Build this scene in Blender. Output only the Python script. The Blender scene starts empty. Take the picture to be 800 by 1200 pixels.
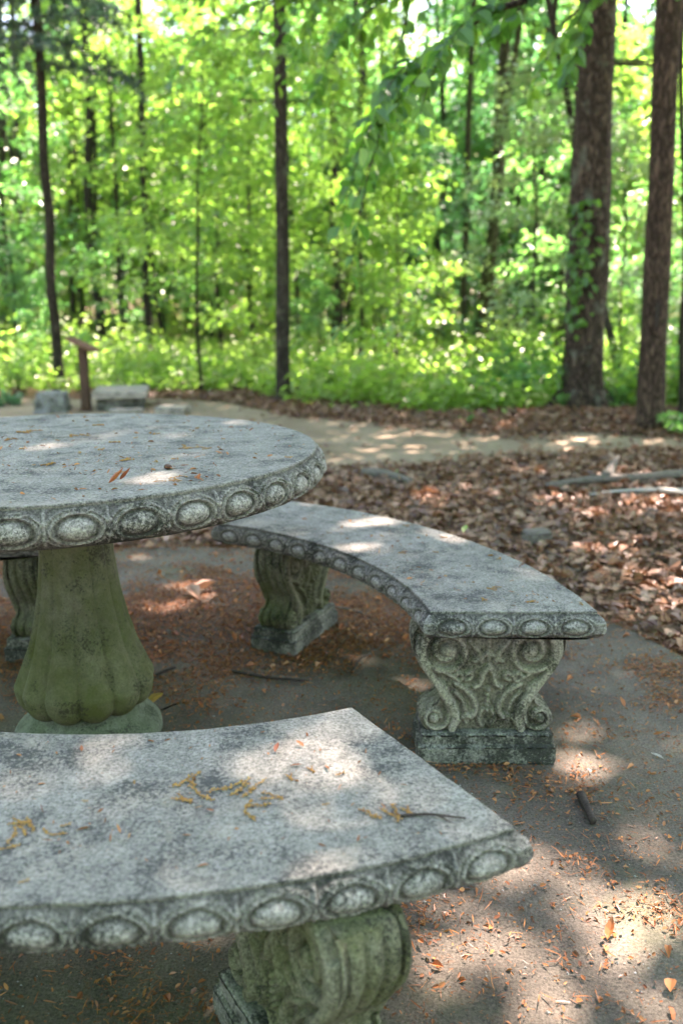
import bpy, math
import numpy as np
from mathutils import Vector

rng = np.random.default_rng(11)
PI = math.pi
R = math.radians
scene = bpy.context.scene
COL = scene.collection

# ------------------------------------------------------------------ layout helpers
CAM_H, CAM_PITCH, CAM_F = 1.127, R(13.56), 1026.8      # fitted to the photograph (800 x 1200 px)


def _ray(px, py):
    x = (px - 400) / CAM_F
    y = (600 - py) / CAM_F
    c, s = math.cos(CAM_PITCH), math.sin(CAM_PITCH)
    return np.array([x, c + y * s, -s + y * c])


def G(px, py, z=0.0):
    """where the sight line of a photo pixel meets the level z"""
    d = _ray(px, py)
    t = (z - CAM_H) / d[2]
    return np.array([0, 0, CAM_H]) + t * d


def W(px, py, Y):
    d = _ray(px, py)
    return np.array([0, 0, CAM_H]) + d * (Y / d[1])


SUN_AZ, SUN_EL = R(30), R(57)
SUN = np.array([math.sin(SUN_AZ) * math.cos(SUN_EL), math.cos(SUN_AZ) * math.cos(SUN_EL), math.sin(SUN_EL)])


# ------------------------------------------------------------------ noise
def _hash(i, j, k, seed):
    n = (i * 374761393 + j * 668265263 + k * 2147483647 + seed * 974634777).astype(np.int64)
    n = (n ^ (n >> 13)) * 1274126177
    n = n ^ (n >> 16)
    return (n & 0xFFFFF) / float(0xFFFFF)


def vnoise(x, y, z=0.0, seed=0):
    x, y, z = np.broadcast_arrays(np.asarray(x, float), np.asarray(y, float), np.asarray(z, float))
    xi, yi, zi = np.floor(x).astype(np.int64), np.floor(y).astype(np.int64), np.floor(z).astype(np.int64)
    fx, fy, fz = x - xi, y - yi, z - zi
    fx, fy, fz = [f * f * (3 - 2 * f) for f in (fx, fy, fz)]
    out = 0
    for a in (0, 1):
        for b in (0, 1):
            for c in (0, 1):
                w = (fx if a else 1 - fx) * (fy if b else 1 - fy) * (fz if c else 1 - fz)
                out = out + w * _hash(xi + a, yi + b, zi + c, seed)
    return out * 2 - 1


def fbm(x, y, z=0.0, seed=0, o=3):
    r, a = 0, 1.0
    for i in range(o):
        r = r + a * vnoise(np.asarray(x) * 2 ** i, np.asarray(y) * 2 ** i, np.asarray(z) * 2 ** i, seed + i)
        a *= 0.5
    return r / 1.75


# ------------------------------------------------------------------ mesh helpers
def mesh(name, V, faces, mat=None, smooth=True, rnd=None):
    """faces: list of int arrays, each (n, k)"""
    V = np.asarray(V, float)
    me = bpy.data.meshes.new(name)
    me.vertices.add(len(V))
    me.vertices.foreach_set('co', V.ravel())
    faces = [np.asarray(f, np.int64) for f in faces if len(f)]
    nl = sum(f.size for f in faces)
    npoly = sum(len(f) for f in faces)
    me.loops.add(nl)
    me.polygons.add(npoly)
    me.loops.foreach_set('vertex_index', np.concatenate([f.ravel() for f in faces]).astype(np.int32))
    tot = np.concatenate([np.full(len(f), f.shape[1]) for f in faces])
    st = np.concatenate([[0], np.cumsum(tot)[:-1]])
    me.polygons.foreach_set('loop_start', st.astype(np.int32))
    me.polygons.foreach_set('use_smooth', np.full(npoly, bool(smooth)))
    if rnd is not None:
        at = me.attributes.new('rnd', 'FLOAT', 'POINT')
        at.data.foreach_set('value', np.asarray(rnd, np.float32))
    me.update(calc_edges=True)
    me.validate()
    if mat is not None:
        me.materials.append(mat)
    return me


class MB:
    """collects pieces and builds ONE mesh"""
    def __init__(s):
        s.V, s.F, s.R, s.n = [], [], [], 0

    def add(s, V, faces, rnd=None):
        V = np.asarray(V, float)
        s.V.append(V)
        for f in faces:
            f = np.asarray(f, np.int64)
            if len(f):
                s.F.append(f + s.n)
        s.R.append(np.zeros(len(V)) if rnd is None else np.broadcast_to(np.asarray(rnd, float), (len(V),)))
        s.n += len(V)

    def mesh(s, name, mat=None, smooth=True):
        by = {}
        for f in s.F:
            by.setdefault(f.shape[1], []).append(f)
        return mesh(name, np.concatenate(s.V), [np.concatenate(v) for v in by.values()], mat, smooth, np.concatenate(s.R))


def link(name, data, parent=None, loc=None, rotz=None, scale=None):
    o = bpy.data.objects.new(name, data)
    COL.objects.link(o)
    if parent is not None:
        o.parent = parent
    if loc is not None:
        o.location = [float(v) for v in loc]
    if rotz is not None:
        o.rotation_euler = (0, 0, float(rotz))
    if scale is not None:
        o.scale = (scale, scale, scale) if np.isscalar(scale) else scale
    return o


def tag(o, label=None, cat=None, group=None, kind=None):
    if label:
        o['label'] = label
    if cat:
        o['category'] = cat
    if group:
        o['group'] = group
    if kind:
        o['kind'] = kind
    return o


def thing(name, label, cat, loc=(0, 0, 0), rotz=0, group=None, scale=None):
    o = link(name, None, None, loc, rotz, scale)
    o.empty_display_size = 0.1
    return tag(o, label, cat, group)


def copy_tree(o, parent=None):
    c = o.copy()
    COL.objects.link(c)
    if parent is not None:
        c.parent = parent
    for ch in list(o.children):
        copy_tree(ch, c)
    return c


def unit(v):
    v = np.asarray(v, float)
    return v / np.maximum(np.linalg.norm(v, axis=-1, keepdims=True), 1e-9)


def grid_faces(nr, nc, wrap=False):
    """rows x cols vertex grid -> quads"""
    c = np.arange(nc if wrap else nc - 1)
    r = np.arange(nr - 1)
    rr, cc = np.meshgrid(r, c, indexing='ij')
    c2 = (cc + 1) % nc
    return np.stack([rr * nc + cc, rr * nc + c2, (rr + 1) * nc + c2, (rr + 1) * nc + cc], -1).reshape(-1, 4)


def tube(P, rad, n=8, bump=0.0, seed=0, fr=6.0, cap=True):
    """a tapered tube along points P"""
    P = np.asarray(P, float)
    rad = np.broadcast_to(np.asarray(rad, float), (len(P),))
    T = unit(np.gradient(P, axis=0))
    ref = np.array([0.0, 0, 1]) if abs(T[0][2]) < 0.8 else np.array([1.0, 0, 0])
    A = unit(np.cross(T, ref))
    B = np.cross(T, A)
    a = np.linspace(0, 2 * PI, n, endpoint=False)
    rr = rad[:, None] * np.ones(n)[None]
    if bump:
        zz = np.cumsum(np.concatenate([[0], np.linalg.norm(np.diff(P, axis=0), axis=1)]))
        rr = rr * (1 + bump * fbm(np.cos(a)[None] * 2.2 + 0 * zz[:, None], np.sin(a)[None] * 2.2 + 0 * zz[:, None], zz[:, None] * fr * 0.25, seed))
    V = P[:, None] + rr[..., None] * (np.cos(a)[None, :, None] * A[:, None] + np.sin(a)[None, :, None] * B[:, None])
    F = [grid_faces(len(P), n, True)]
    if cap:
        F += [np.arange(n)[None, ::-1], (np.arange(n) + (len(P) - 1) * n)[None]]
    return V.reshape(-1, 3), F


# leaf outlines: (along, across, lift)  -> 6 or 10 vertices
def leaves(P, D, N, L, wid=0.5, fold=0.18, curl=0.0, fine=False, rnd=None):
    """many leaf blades; P base points, D midrib direction, N blade normal, L length"""
    n = len(P)
    D = unit(D)
    S = unit(np.cross(D, N))
    N = np.cross(S, D)
    L = np.broadcast_to(np.asarray(L, float), (n,))
    wid = np.broadcast_to(np.asarray(wid, float), (n,))
    curl = np.broadcast_to(np.asarray(curl, float), (n,))
    if fine:
        prof = [(0, 0), (0.0, 0.02), (0.22, 0.36), (0.48, 0.5), (0.76, 0.30), (1.0, 0.0)]
        a = np.array([0.0, 0.24, 0.5, 0.78, 1.0])
        mid = [(t, 0.0) for t in a]
        le = [(0.24, 0.40), (0.5, 0.5), (0.78, 0.28)]
        tpl = mid + le + [(t, -w) for t, w in le]
        quads = [(0, 1, 5, 5)]
        F3 = [(0, 1, 5), (0, 8, 1), (4, 7, 3), (4, 3, 10)]
        F4 = [(1, 2, 6, 5), (2, 3, 7, 6), (1, 8, 9, 2), (2, 9, 10, 3)]
    else:
        tpl = [(0, 0), (1, 0), (0.3, 0.46), (0.68, 0.4), (0.3, -0.46), (0.68, -0.4)]
        F3 = []
        F4 = [(0, 1, 3, 2), (0, 4, 5, 1)]
    m = len(tpl)
    t = np.array(tpl)
    al = t[:, 0][None] * L[:, None]
    ac = t[:, 1][None] * L[:, None] * wid[:, None]
    up = np.abs(ac) * fold * 2 - curl[:, None] * L[:, None] * (t[:, 0] ** 2)[None]
    V = P[:, None] + al[..., None] * D[:, None] + ac[..., None] * S[:, None] + up[..., None] * N[:, None]
    off = (np.arange(n) * m)[:, None, None]
    faces = []
    if F3:
        faces.append((np.array(F3)[None] + off).reshape(-1, 3))
    faces.append((np.array(F4)[None] + off).reshape(-1, 4))
    if rnd is None:
        rnd = rng.random(n)
    return V.reshape(-1, 3), faces, np.repeat(rnd, m)


# ------------------------------------------------------------------ materials
class NT:
    def __init__(s, name):
        s.m = bpy.data.materials.new(name)
        s.m.use_nodes = True
        s.t = s.m.node_tree
        s.t.nodes.clear()
        s.out = s.n('ShaderNodeOutputMaterial')

    def n(s, typ, **kw):
        nd = s.t.nodes.new(typ)
        for k, v in kw.items():
            if k.startswith('i_'):
                nd.inputs[k[2:].replace('_', ' ')].default_value = v
            else:
                setattr(nd, k, v)
        return nd

    def l(s, a, b):
        s.t.links.new(a, b)

    def coord(s, scale=(1, 1, 1), which='Object'):
        tc = s.n('ShaderNodeTexCoord')
        mp = s.n('ShaderNodeMapping')
        mp.inputs['Scale'].default_value = scale
        s.l(tc.outputs[which], mp.inputs['Vector'])
        return mp.outputs['Vector']

    def noise(s, vec, scale, detail=4, rough=0.55, dist=0.0):
        nd = s.n('ShaderNodeTexNoise')
        nd.inputs['Scale'].default_value = scale
        nd.inputs['Detail'].default_value = detail
        nd.inputs['Roughness'].default_value = rough
        nd.inputs['Distortion'].default_value = dist
        s.l(vec, nd.inputs['Vector'])
        return nd.outputs['Fac']

    def ramp(s, fac, stops):
        nd = s.n('ShaderNodeValToRGB')
        cr = nd.color_ramp
        while len(cr.elements) < len(stops):
            cr.elements.new(0.5)
        for e, (p, c) in zip(cr.elements, stops):
            e.position = p
            e.color = (c, c, c, 1) if np.isscalar(c) else (*c, 1)
        s.l(fac, nd.inputs['Fac'])
        return nd.outputs['Color']

    def mix(s, fac, a, b, mode='MIX'):
        nd = s.n('ShaderNodeMix')
        nd.data_type = 'RGBA'
        nd.blend_type = mode
        for sock, v in ((nd.inputs[0], fac), (nd.inputs[6], a), (nd.inputs[7], b)):
            if hasattr(v, 'links') or hasattr(v, 'is_linked'):
                s.l(v, sock)
            elif np.isscalar(v):
                sock.default_value = v
            else:
                sock.default_value = (*v, 1)
        return nd.outputs[2]

    def math(s, op, a, b=None):
        nd = s.n('ShaderNodeMath')
        nd.operation = op
        for sock, v in ((nd.inputs[0], a), (nd.inputs[1], b)):
            if v is None:
                continue
            if np.isscalar(v):
                sock.default_value = v
            else:
                s.l(v, sock)
        return nd.outputs[0]

    def principled(s, col, rough=0.85, height=None, bstr=0.4, bdist=0.01, spec=0.3):
        p = s.n('ShaderNodeBsdfPrincipled')
        if hasattr(col, 'is_linked'):
            s.l(col, p.inputs['Base Color'])
        else:
            p.inputs['Base Color'].default_value = (*col, 1)
        if np.isscalar(rough):
            p.inputs['Roughness'].default_value = rough
        else:
            s.l(rough, p.inputs['Roughness'])
        p.inputs['Specular IOR Level'].default_value = spec
        if height is not None:
            b = s.n('ShaderNodeBump')
            b.inputs['Strength'].default_value = bstr
            b.inputs['Distance'].default_value = bdist
            s.l(height, b.inputs['Height'])
            s.l(b.outputs['Normal'], p.inputs['Normal'])
        s.l(p.outputs['BSDF'], s.out.inputs['Surface'])
        return s.m


def stone(name, light, dark, lichen, moss=None, moss_amt=0.5, lichen_amt=0.5, stain=None, wear=None, grain=0.85):
    """weathered cast stone: sandy grain, mottling, black lichen specks, green algae"""
    t = NT(name)
    v = t.coord()
    big = t.noise(v, 5.5, 5, 0.6)
    midn = t.noise(v, 34, 5, 0.65)
    fine = t.noise(v, 190, 4, 0.8)
    c = t.mix(t.ramp(midn, [(0.30, 0.0), (0.62, 1.0)]), dark, light)
    c = t.mix(t.ramp(big, [(0.46, 0.0), (0.70, 0.5)]), c, tuple(0.75 * x for x in dark))
    if wear:      # groove lichen and recess shade put into colour: raised carving paler
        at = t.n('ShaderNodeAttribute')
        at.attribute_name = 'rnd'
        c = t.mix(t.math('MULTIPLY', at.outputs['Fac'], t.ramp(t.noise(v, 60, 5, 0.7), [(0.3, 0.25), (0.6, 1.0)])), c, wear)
    # sandy grain
    c = t.mix(grain, c, t.ramp(fine, [(0.36, 0.32), (0.5, 0.95), (0.64, 1.45)]), 'MULTIPLY')
    # warm stains
    if stain:
        c = t.mix(t.ramp(t.noise(v, 9, 4, 0.7), [(0.55, 0.0), (0.75, 0.5)]), c, stain)
    # algae
    if moss:
        mf = t.noise(v, 7, 5, 0.65)
        c = t.mix(t.math('MULTIPLY', t.ramp(mf, [(0.35 + 0.25 * (1 - moss_amt), 0.0), (0.62 + 0.2 * (1 - moss_amt), 1.0)]), moss_amt), c, moss)
        c = t.mix(0.55 * grain, c, t.ramp(fine, [(0.3, 0.6), (0.7, 1.2)]), 'MULTIPLY')
    # black lichen: small irregular specks gathered in patches
    l1 = t.noise(v, 150, 6, 0.78)
    l2 = t.noise(v, 11, 4, 0.6)
    lf = t.math('ADD', l1, t.math('MULTIPLY', l2, 0.75))
    th = 1.045 - 0.12 * lichen_amt
    c = t.mix(t.ramp(lf, [(th - 0.045, 0.0), (th + 0.03, 0.85)]), c, lichen)
    h = t.math('ADD', t.math('MULTIPLY', fine, 0.5), t.math('ADD', t.math('MULTIPLY', t.noise(v, 120, 4, 0.7), 0.8), t.math('MULTIPLY', midn, 1.0)))
    return t.principled(c, 0.93, h, 0.55, 0.004, 0.2)


M = {}
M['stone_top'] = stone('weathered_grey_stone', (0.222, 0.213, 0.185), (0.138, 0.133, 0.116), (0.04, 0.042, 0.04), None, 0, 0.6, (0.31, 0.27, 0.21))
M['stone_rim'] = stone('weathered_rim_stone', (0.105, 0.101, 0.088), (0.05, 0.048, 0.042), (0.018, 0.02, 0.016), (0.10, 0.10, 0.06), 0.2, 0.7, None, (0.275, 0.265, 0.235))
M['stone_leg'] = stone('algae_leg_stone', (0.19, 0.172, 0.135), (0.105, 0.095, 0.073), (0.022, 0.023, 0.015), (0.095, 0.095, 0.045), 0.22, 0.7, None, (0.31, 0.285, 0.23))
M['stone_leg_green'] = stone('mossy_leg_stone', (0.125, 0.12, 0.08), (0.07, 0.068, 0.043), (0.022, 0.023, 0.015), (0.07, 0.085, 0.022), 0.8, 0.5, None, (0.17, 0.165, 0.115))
M['stone_plinth'] = stone('plinth_stone', (0.23, 0.225, 0.195), (0.08, 0.08, 0.068), (0.018, 0.02, 0.016), (0.09, 0.10, 0.05), 0.3, 1.25)
M['stone_moss'] = stone('mossy_pedestal_stone', (0.125, 0.122, 0.075), (0.08, 0.08, 0.045), (0.03, 0.03, 0.018), (0.056, 0.064, 0.015), 0.85, 0.4, (0.10, 0.08, 0.05), None, 0.3)
M['stone_foot'] = stone('pedestal_foot_stone', (0.135, 0.148, 0.118), (0.075, 0.085, 0.062), (0.03, 0.035, 0.025), (0.075, 0.10, 0.055), 0.6, 0.3, None, None, 0.4)
M['stone_far'] = stone('pale_bench_stone', (0.36, 0.32, 0.27), (0.22, 0.19, 0.155), (0.06, 0.06, 0.05), (0.15, 0.14, 0.08), 0.3, 0.3)
M['rock'] = stone('grey_rock', (0.28, 0.28, 0.26), (0.13, 0.13, 0.12), (0.04, 0.04, 0.035), (0.10, 0.13, 0.05), 0.5, 0.5)


def m_pad():
    t = NT('stained_concrete')
    v = t.coord()
    c = t.mix(t.ramp(t.noise(v, 1.6, 6, 0.62, 0.4), [(0.36, 0.0), (0.66, 1.0)]), (0.062, 0.054, 0.043), (0.140, 0.120, 0.094))
    c = t.mix(t.ramp(t.noise(v, 6, 6, 0.7, 0.5), [(0.5, 0.0), (0.68, 0.6)]), c, (0.15, 0.127, 0.096))
    c = t.mix(t.ramp(t.noise(v, 3.1, 7, 0.7, 0.8), [(0.56, 0.0), (0.70, 0.65)]), c, (0.046, 0.042, 0.033))
    f = t.noise(v, 170, 4, 0.8)
    c = t.mix(0.8, c, t.ramp(f, [(0.36, 0.35), (0.5, 0.95), (0.64, 1.5)]), 'MULTIPLY')
    g = t.noise(v, 55, 6, 0.75)
    c = t.mix(t.ramp(g, [(0.56, 0.0), (0.66, 0.5)]), c, (0.06, 0.052, 0.04))
    c = t.mix(t.ramp(t.noise(v, 2.3, 5, 0.6, 0.3), [(0.56, 0.0), (0.68, 0.35)]), c, (0.10, 0.115, 0.055))
    c = t.mix(t.ramp(t.noise(v, 19, 7, 0.8, 0.6), [(0.56, 0.0), (0.68, 0.6)]), c, (0.15, 0.078, 0.04))
    h = t.math('ADD', t.math('MULTIPLY', f, 0.7), t.math('ADD', g, t.math('MULTIPLY', t.noise(v, 12, 5, 0.7), 2.0)))
    return t.principled(c, 0.95, h, 0.8, 0.006, 0.15)


def m_ground():
    t = NT('leaf_mould_soil')
    v = t.coord()
    c = t.mix(t.ramp(t.noise(v, 14, 6, 0.7), [(0.35, 0.0), (0.65, 1.0)]), (0.055, 0.035, 0.022), (0.16, 0.10, 0.062))
    c = t.mix(t.ramp(t.noise(v, 60, 4, 0.7), [(0.5, 0.0), (0.7, 0.7)]), c, (0.25, 0.17, 0.11))
    c = t.mix(t.ramp(t.noise(v, 0.5, 4, 0.6), [(0.5, 0.0), (0.65, 0.35)]), c, (0.06, 0.075, 0.025))
    return t.principled(c, 0.95, t.noise(v, 40, 5, 0.7), 0.8, 0.02, 0.1)


def m_path():
    t = NT('packed_sandy_path')
    v = t.coord()
    c = t.mix(t.ramp(t.noise(v, 1.3, 6, 0.65), [(0.35, 0.0), (0.68, 1.0)]), (0.17, 0.125, 0.085), (0.28, 0.22, 0.155))
    c = t.mix(t.ramp(t.noise(v, 26, 6, 0.75), [(0.55, 0.0), (0.68, 0.6)]), c, (0.17, 0.11, 0.07))
    c = t.mix(0.5, c, t.ramp(t.noise(v, 150, 3, 0.7), [(0.3, 0.6), (0.7, 1.25)]), 'MULTIPLY')
    return t.principled(c, 0.95, t.noise(v, 60, 5, 0.7), 0.6, 0.01, 0.1)


def m_bark(name, a, b, sx=9, sz=1.6, lichen=None):
    t = NT(name)
    v = t.coord((sx, sx, sz))
    n1 = t.noise(v, 2.2, 7, 0.72, 0.6)
    vo = t.n('ShaderNodeTexVoronoi')
    vo.feature = 'DISTANCE_TO_EDGE'
    vo.inputs['Scale'].default_value = 2.6
    w = t.n('ShaderNodeVectorMath')
    w.operation = 'ADD'
    t.l(v, w.inputs[0])
    nz = t.n('ShaderNodeTexNoise')
    nz.inputs['Scale'].default_value = 3.0
    t.l(v, nz.inputs['Vector'])
    t.l(nz.outputs['Color'], w.inputs[1])
    t.l(w.outputs[0], vo.inputs['Vector'])
    crack = t.ramp(vo.outputs['Distance'], [(0.0, 0.0), (0.22, 1.0)])
    c = t.mix(t.ramp(n1, [(0.32, 0.0), (0.68, 1.0)]), a, b)
    c = t.mix(crack, tuple(0.4 * x for x in a), c)
    if lichen:
        v2 = t.coord((1, 1, 0.7))
        c = t.mix(t.ramp(t.noise(v2, 5, 5, 0.7), [(0.54, 0.0), (0.66, 0.75)]), c, lichen)
    return t.principled(c, 0.92, t.math('ADD', t.math('MULTIPLY', crack, 0.7), n1), 0.9, 0.03, 0.15)


M['pad'] = m_pad()
M['ground'] = m_ground()
M['path'] = m_path()
M['bark_red'] = m_bark('reddish_brown_bark', (0.062, 0.040, 0.029), (0.155, 0.098, 0.07), 9, 2.2)
M['bark_ivy'] = m_bark('furrowed_brown_bark', (0.056, 0.039, 0.028), (0.14, 0.098, 0.072), 8, 2.6, (0.15, 0.16, 0.12))
M['bark_grey'] = m_bark('grey_brown_bark', (0.04, 0.033, 0.025), (0.105, 0.085, 0.064), 12, 1.8, (0.12, 0.125, 0.085))
M['bark_dark'] = m_bark('dark_bark', (0.035, 0.03, 0.022), (0.10, 0.082, 0.06), 14, 2.0)
M['bark_moss'] = m_bark('mossy_bark', (0.05, 0.05, 0.025), (0.13, 0.12, 0.065), 12, 2.0, (0.075, 0.12, 0.03))


def m_leaf(name, stops, trans=0.5, tgain=(2.3, 2.6, 1.0), gloss=0.04, rough=0.4, edge=None):
    """thin leaf blade: reflects its own green and lets a yellower green through"""
    t = NT(name)
    a = t.n('ShaderNodeAttribute')
    a.attribute_name = 'rnd'
    oi = t.n('ShaderNodeObjectInfo')
    f = t.math('ADD', t.math('MULTIPLY', a.outputs['Fac'], 0.75), t.math('MULTIPLY', oi.outputs['Random'], 0.25))
    c = t.ramp(f, stops)
    tc = t.mix(1.0, c, tgain, 'MULTIPLY')
    d = t.n('ShaderNodeBsdfDiffuse')
    tr = t.n('ShaderNodeBsdfTranslucent')
    t.l(c, d.inputs['Color'])
    t.l(tc, tr.inputs['Color'])
    m1 = t.n('ShaderNodeMixShader')
    m1.inputs[0].default_value = trans
    t.l(d.outputs[0], m1.inputs[1])
    t.l(tr.outputs[0], m1.inputs[2])
    g = t.n('ShaderNodeBsdfGlossy')
    g.inputs['Roughness'].default_value = rough
    m2 = t.n('ShaderNodeMixShader')
    m2.inputs[0].default_value = gloss
    t.l(m1.outputs[0], m2.inputs[1])
    t.l(g.outputs[0], m2.inputs[2])
    t.l(m2.outputs[0], t.out.inputs['Surface'])
    return t.m


M['leaf_lime'] = m_leaf('lime_leaf', [(0.0, (0.10, 0.185, 0.032)), (0.5, (0.155, 0.24, 0.042)), (1.0, (0.22, 0.295, 0.06))], 0.55, (1.85, 2.4, 1.7), 0.06, 0.45)
M['leaf_mid'] = m_leaf('fresh_green_leaf', [(0.0, (0.055, 0.15, 0.05)), (0.5, (0.085, 0.19, 0.055)), (1.0, (0.14, 0.235, 0.065))], 0.52, (1.7, 2.45, 1.7), 0.07, 0.45)
M['leaf_deep'] = m_leaf('deep_green_leaf', [(0.0, (0.03, 0.11, 0.055)), (0.5, (0.05, 0.145, 0.065)), (1.0, (0.085, 0.18, 0.07))], 0.5, (2.0, 2.5, 1.5), 0.09, 0.5)
M['leaf_pale'] = m_leaf('pale_glossy_leaf', [(0.0, (0.12, 0.20, 0.075)), (1.0, (0.19, 0.26, 0.11))], 0.45, (2.1, 2.4, 1.7), 0.14, 0.4)
M['leaf_branch'] = m_leaf('branch_leaf', [(0.0, (0.026, 0.085, 0.03)), (0.5, (0.06, 0.145, 0.035)), (1.0, (0.14, 0.225, 0.04))], 0.55, (2.3, 2.6, 0.9), 0.035)
M['leaf_pine'] = m_leaf('blue_green_needle', [(0.0, (0.02, 0.05, 0.042)), (1.0, (0.045, 0.085, 0.065))], 0.3, (1.2, 1.6, 1.0), 0.06)
M['leaf_canopy'] = m_leaf('canopy_leaf', [(0.0, (0.04, 0.11, 0.03)), (1.0, (0.08, 0.16, 0.035))], 0.45, (1.5, 1.75, 1.0))
M['leaf_ivy'] = m_leaf('ivy_leaf', [(0.0, (0.04, 0.12, 0.02)), (1.0, (0.10, 0.20, 0.03))], 0.45)
M['leaf_dry'] = m_leaf('dry_brown_leaf', [(0.0, (0.055, 0.025, 0.014)), (0.3, (0.16, 0.072, 0.036)), (0.6, (0.26, 0.13, 0.07)), (0.85, (0.35, 0.215, 0.14)), (1.0, (0.44, 0.34, 0.27))], 0.12, (1.0, 0.8, 0.6), 0.06, 0.45)
M['needle_dry'] = m_leaf('dry_rust_needle', [(0.0, (0.11, 0.042, 0.018)), (0.4, (0.23, 0.085, 0.032)), (0.75, (0.33, 0.145, 0.052)), (1.0, (0.33, 0.22, 0.10))], 0.05, (1, 1, 1), 0.03)
M['catkin'] = m_leaf('dry_catkin', [(0.0, (0.20, 0.085, 0.025)), (0.5, (0.34, 0.175, 0.045)), (1.0, (0.40, 0.27, 0.07))], 0.1, (1, 1, 1), 0.03)
M['leaf_orange'] = m_leaf('dry_orange_leaf', [(0.0, (0.22, 0.06, 0.025)), (0.5, (0.34, 0.12, 0.04)), (1.0, (0.42, 0.22, 0.10))], 0.12, (1, 0.8, 0.6), 0.04)


def m_wood(name, a, b, sc=(3, 3, 30)):
    t = NT(name)
    v = t.coord(sc)
    n = t.noise(v, 3, 6, 0.7, 0.5)
    c = t.mix(t.ramp(n, [(0.3, 0.0), (0.7, 1.0)]), a, b)
    return t.principled(c, 0.8, n, 0.5, 0.006, 0.2)


M['wood_post'] = m_wood('brown_post_wood', (0.035, 0.02, 0.013), (0.09, 0.052, 0.034), (30, 30, 3))
M['wood_board'] = m_wood('red_brown_board', (0.09, 0.042, 0.025), (0.18, 0.095, 0.06), (4, 30, 30))
M['twig'] = m_wood('grey_twig', (0.06, 0.048, 0.04), (0.17, 0.145, 0.12), (20, 20, 20))
M['twig_dark'] = m_wood('dark_twig', (0.018, 0.014, 0.012), (0.06, 0.045, 0.036), (40, 40, 40))
M['twig_pale'] = m_wood('pale_bare_wood', (0.28, 0.25, 0.22), (0.46, 0.42, 0.37), (20, 20, 20))

# ------------------------------------------------------------------ terrain
PADC, PADR = np.array([-0.71, 2.07]), 1.93
PATH_NEAR = np.array([(-9, 5.0), (-3, 5.0), (-1.2, 5.2), (-0.1, 5.74), (0.53, 6.08), (1.47, 6.5), (2.4, 6.72), (4, 7.05), (7, 8.0), (14, 10)])
PATH_FAR = np.array([(-9, 10.4), (-4.5, 10.4), (-2.2, 10.5), (-1.3, 10.0), (-0.5, 8.8), (0.6, 7.95), (0.95, 7.75), (1.55, 7.4), (2.7, 7.15), (4, 7.6), (7, 8.9), (14, 11.2)])


def path_near(x):
    return np.interp(x, PATH_NEAR[:, 0], PATH_NEAR[:, 1]) + 0.12 * fbm(np.asarray(x) * 1.7, 3.1, seed=5)


def path_far(x):
    return np.interp(x, PATH_FAR[:, 0], PATH_FAR[:, 1]) + 0.14 * fbm(np.asarray(x) * 1.5, 8.1, seed=6)


def height(x, y):
    x = np.asarray(x, float)
    y = np.asarray(y, float)
    d = np.hypot(x - PADC[0], y - PADC[1])
    k = np.clip((d - PADR) / 1.2, 0, 1)
    h = -0.03 + 0.03 * k
    h = h + k * (0.035 * fbm(x * 0.9, y * 0.9, seed=1) + 0.10 * np.clip((y - 9) / 8, 0, 1) * fbm(x * 0.25, y * 0.25, seed=2))
    # low bank behind the path at the right
    h = h + 0.10 * np.exp(-(((x - 2.6) / 1.7) ** 2 + ((y - 8.3) / 0.75) ** 2))
    # the wood falls and rises again far off
    h = h + 0.02 * np.clip(y - 30, 0, 60)
    return h


def axis(lo, hi, near, step, grow):
    a = [near]
    s = step
    while a[-1] < hi:
        a.append(a[-1] + s)
        s *= grow
    b = [near]
    s = step
    while b[-1] > lo:
        b.append(b[-1] - s)
        s *= grow
    return np.array(sorted(set(b[1:] + a)))


gx = axis(-90, 90, 0.3, 0.09, 1.022)
gy = axis(-60, 120, 3.5, 0.09, 1.022)
XX, YY = np.meshgrid(gx, gy)
tag(link('ground', mesh('ground', np.stack([XX, YY, height(XX, YY)], -1).reshape(-1, 3), [grid_faces(len(gy), len(gx))], M['ground'])), kind='structure')

px_ = np.linspace(-9, 13, 260)
tt = np.linspace(0, 1, 26)
pn, pf = path_near(px_), path_far(px_)
PX, TT = np.meshgrid(px_, tt)
PY = pn[None] + (pf - pn)[None] * TT
PZ = height(PX, PY) + 0.008 - 0.02 * (np.abs(TT - 0.5) > 0.49)
tag(link('path', mesh('path', np.stack([PX, PY, PZ], -1).reshape(-1, 3), [grid_faces(26, 260)], M['path'])), kind='structure')

# round concrete pad
na = 220
aa = np.linspace(0, 2 * PI, na, endpoint=False)
rr_ = PADR + 0.012 * fbm(np.cos(aa) * 5, np.sin(aa) * 5, seed=9)
rings = []
for f, z in ((0.02, 0.0), (0.35, 0.0), (0.7, 0.0), (0.985, 0.0), (1.0, -0.012), (1.002, -0.09)):
    rings.append(np.stack([PADC[0] + rr_ * f * np.cos(aa), PADC[1] + rr_ * f * np.sin(aa), z + 0 * aa], -1))
Vp = np.concatenate(rings)
tag(link('pavement', mesh('pavement', Vp, [grid_faces(6, na, True), np.arange(na)[None]], M['pad'])), kind='structure')


# ------------------------------------------------------------------ carved stone furniture
def egg_relief(a, b):
    """a: position in an egg cell (-0.5..0.5), b: -1..1 across the moulding -> outward height (m)"""
    d = np.sqrt((a / 0.305) ** 2 + ((b + 0.02) / 0.58) ** 2)
    h = (0.0095 + 0.0 * d) * np.clip(1 - d * d, 0, 1) ** 0.42
    bump = lambda x, c, w: np.exp(-((x - c) / w) ** 2)
    h += 0.0082 * bump(d, 1.36, 0.105)
    h += 0.0074 * bump(d, 1.66, 0.085) * (np.abs(a) < 0.47)
    h += 0.0080 * bump(np.abs(a), 0.5, 0.022)
    fade = np.clip((1 - np.abs(b)) / 0.14, 0, 1)
    return h * fade


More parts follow.
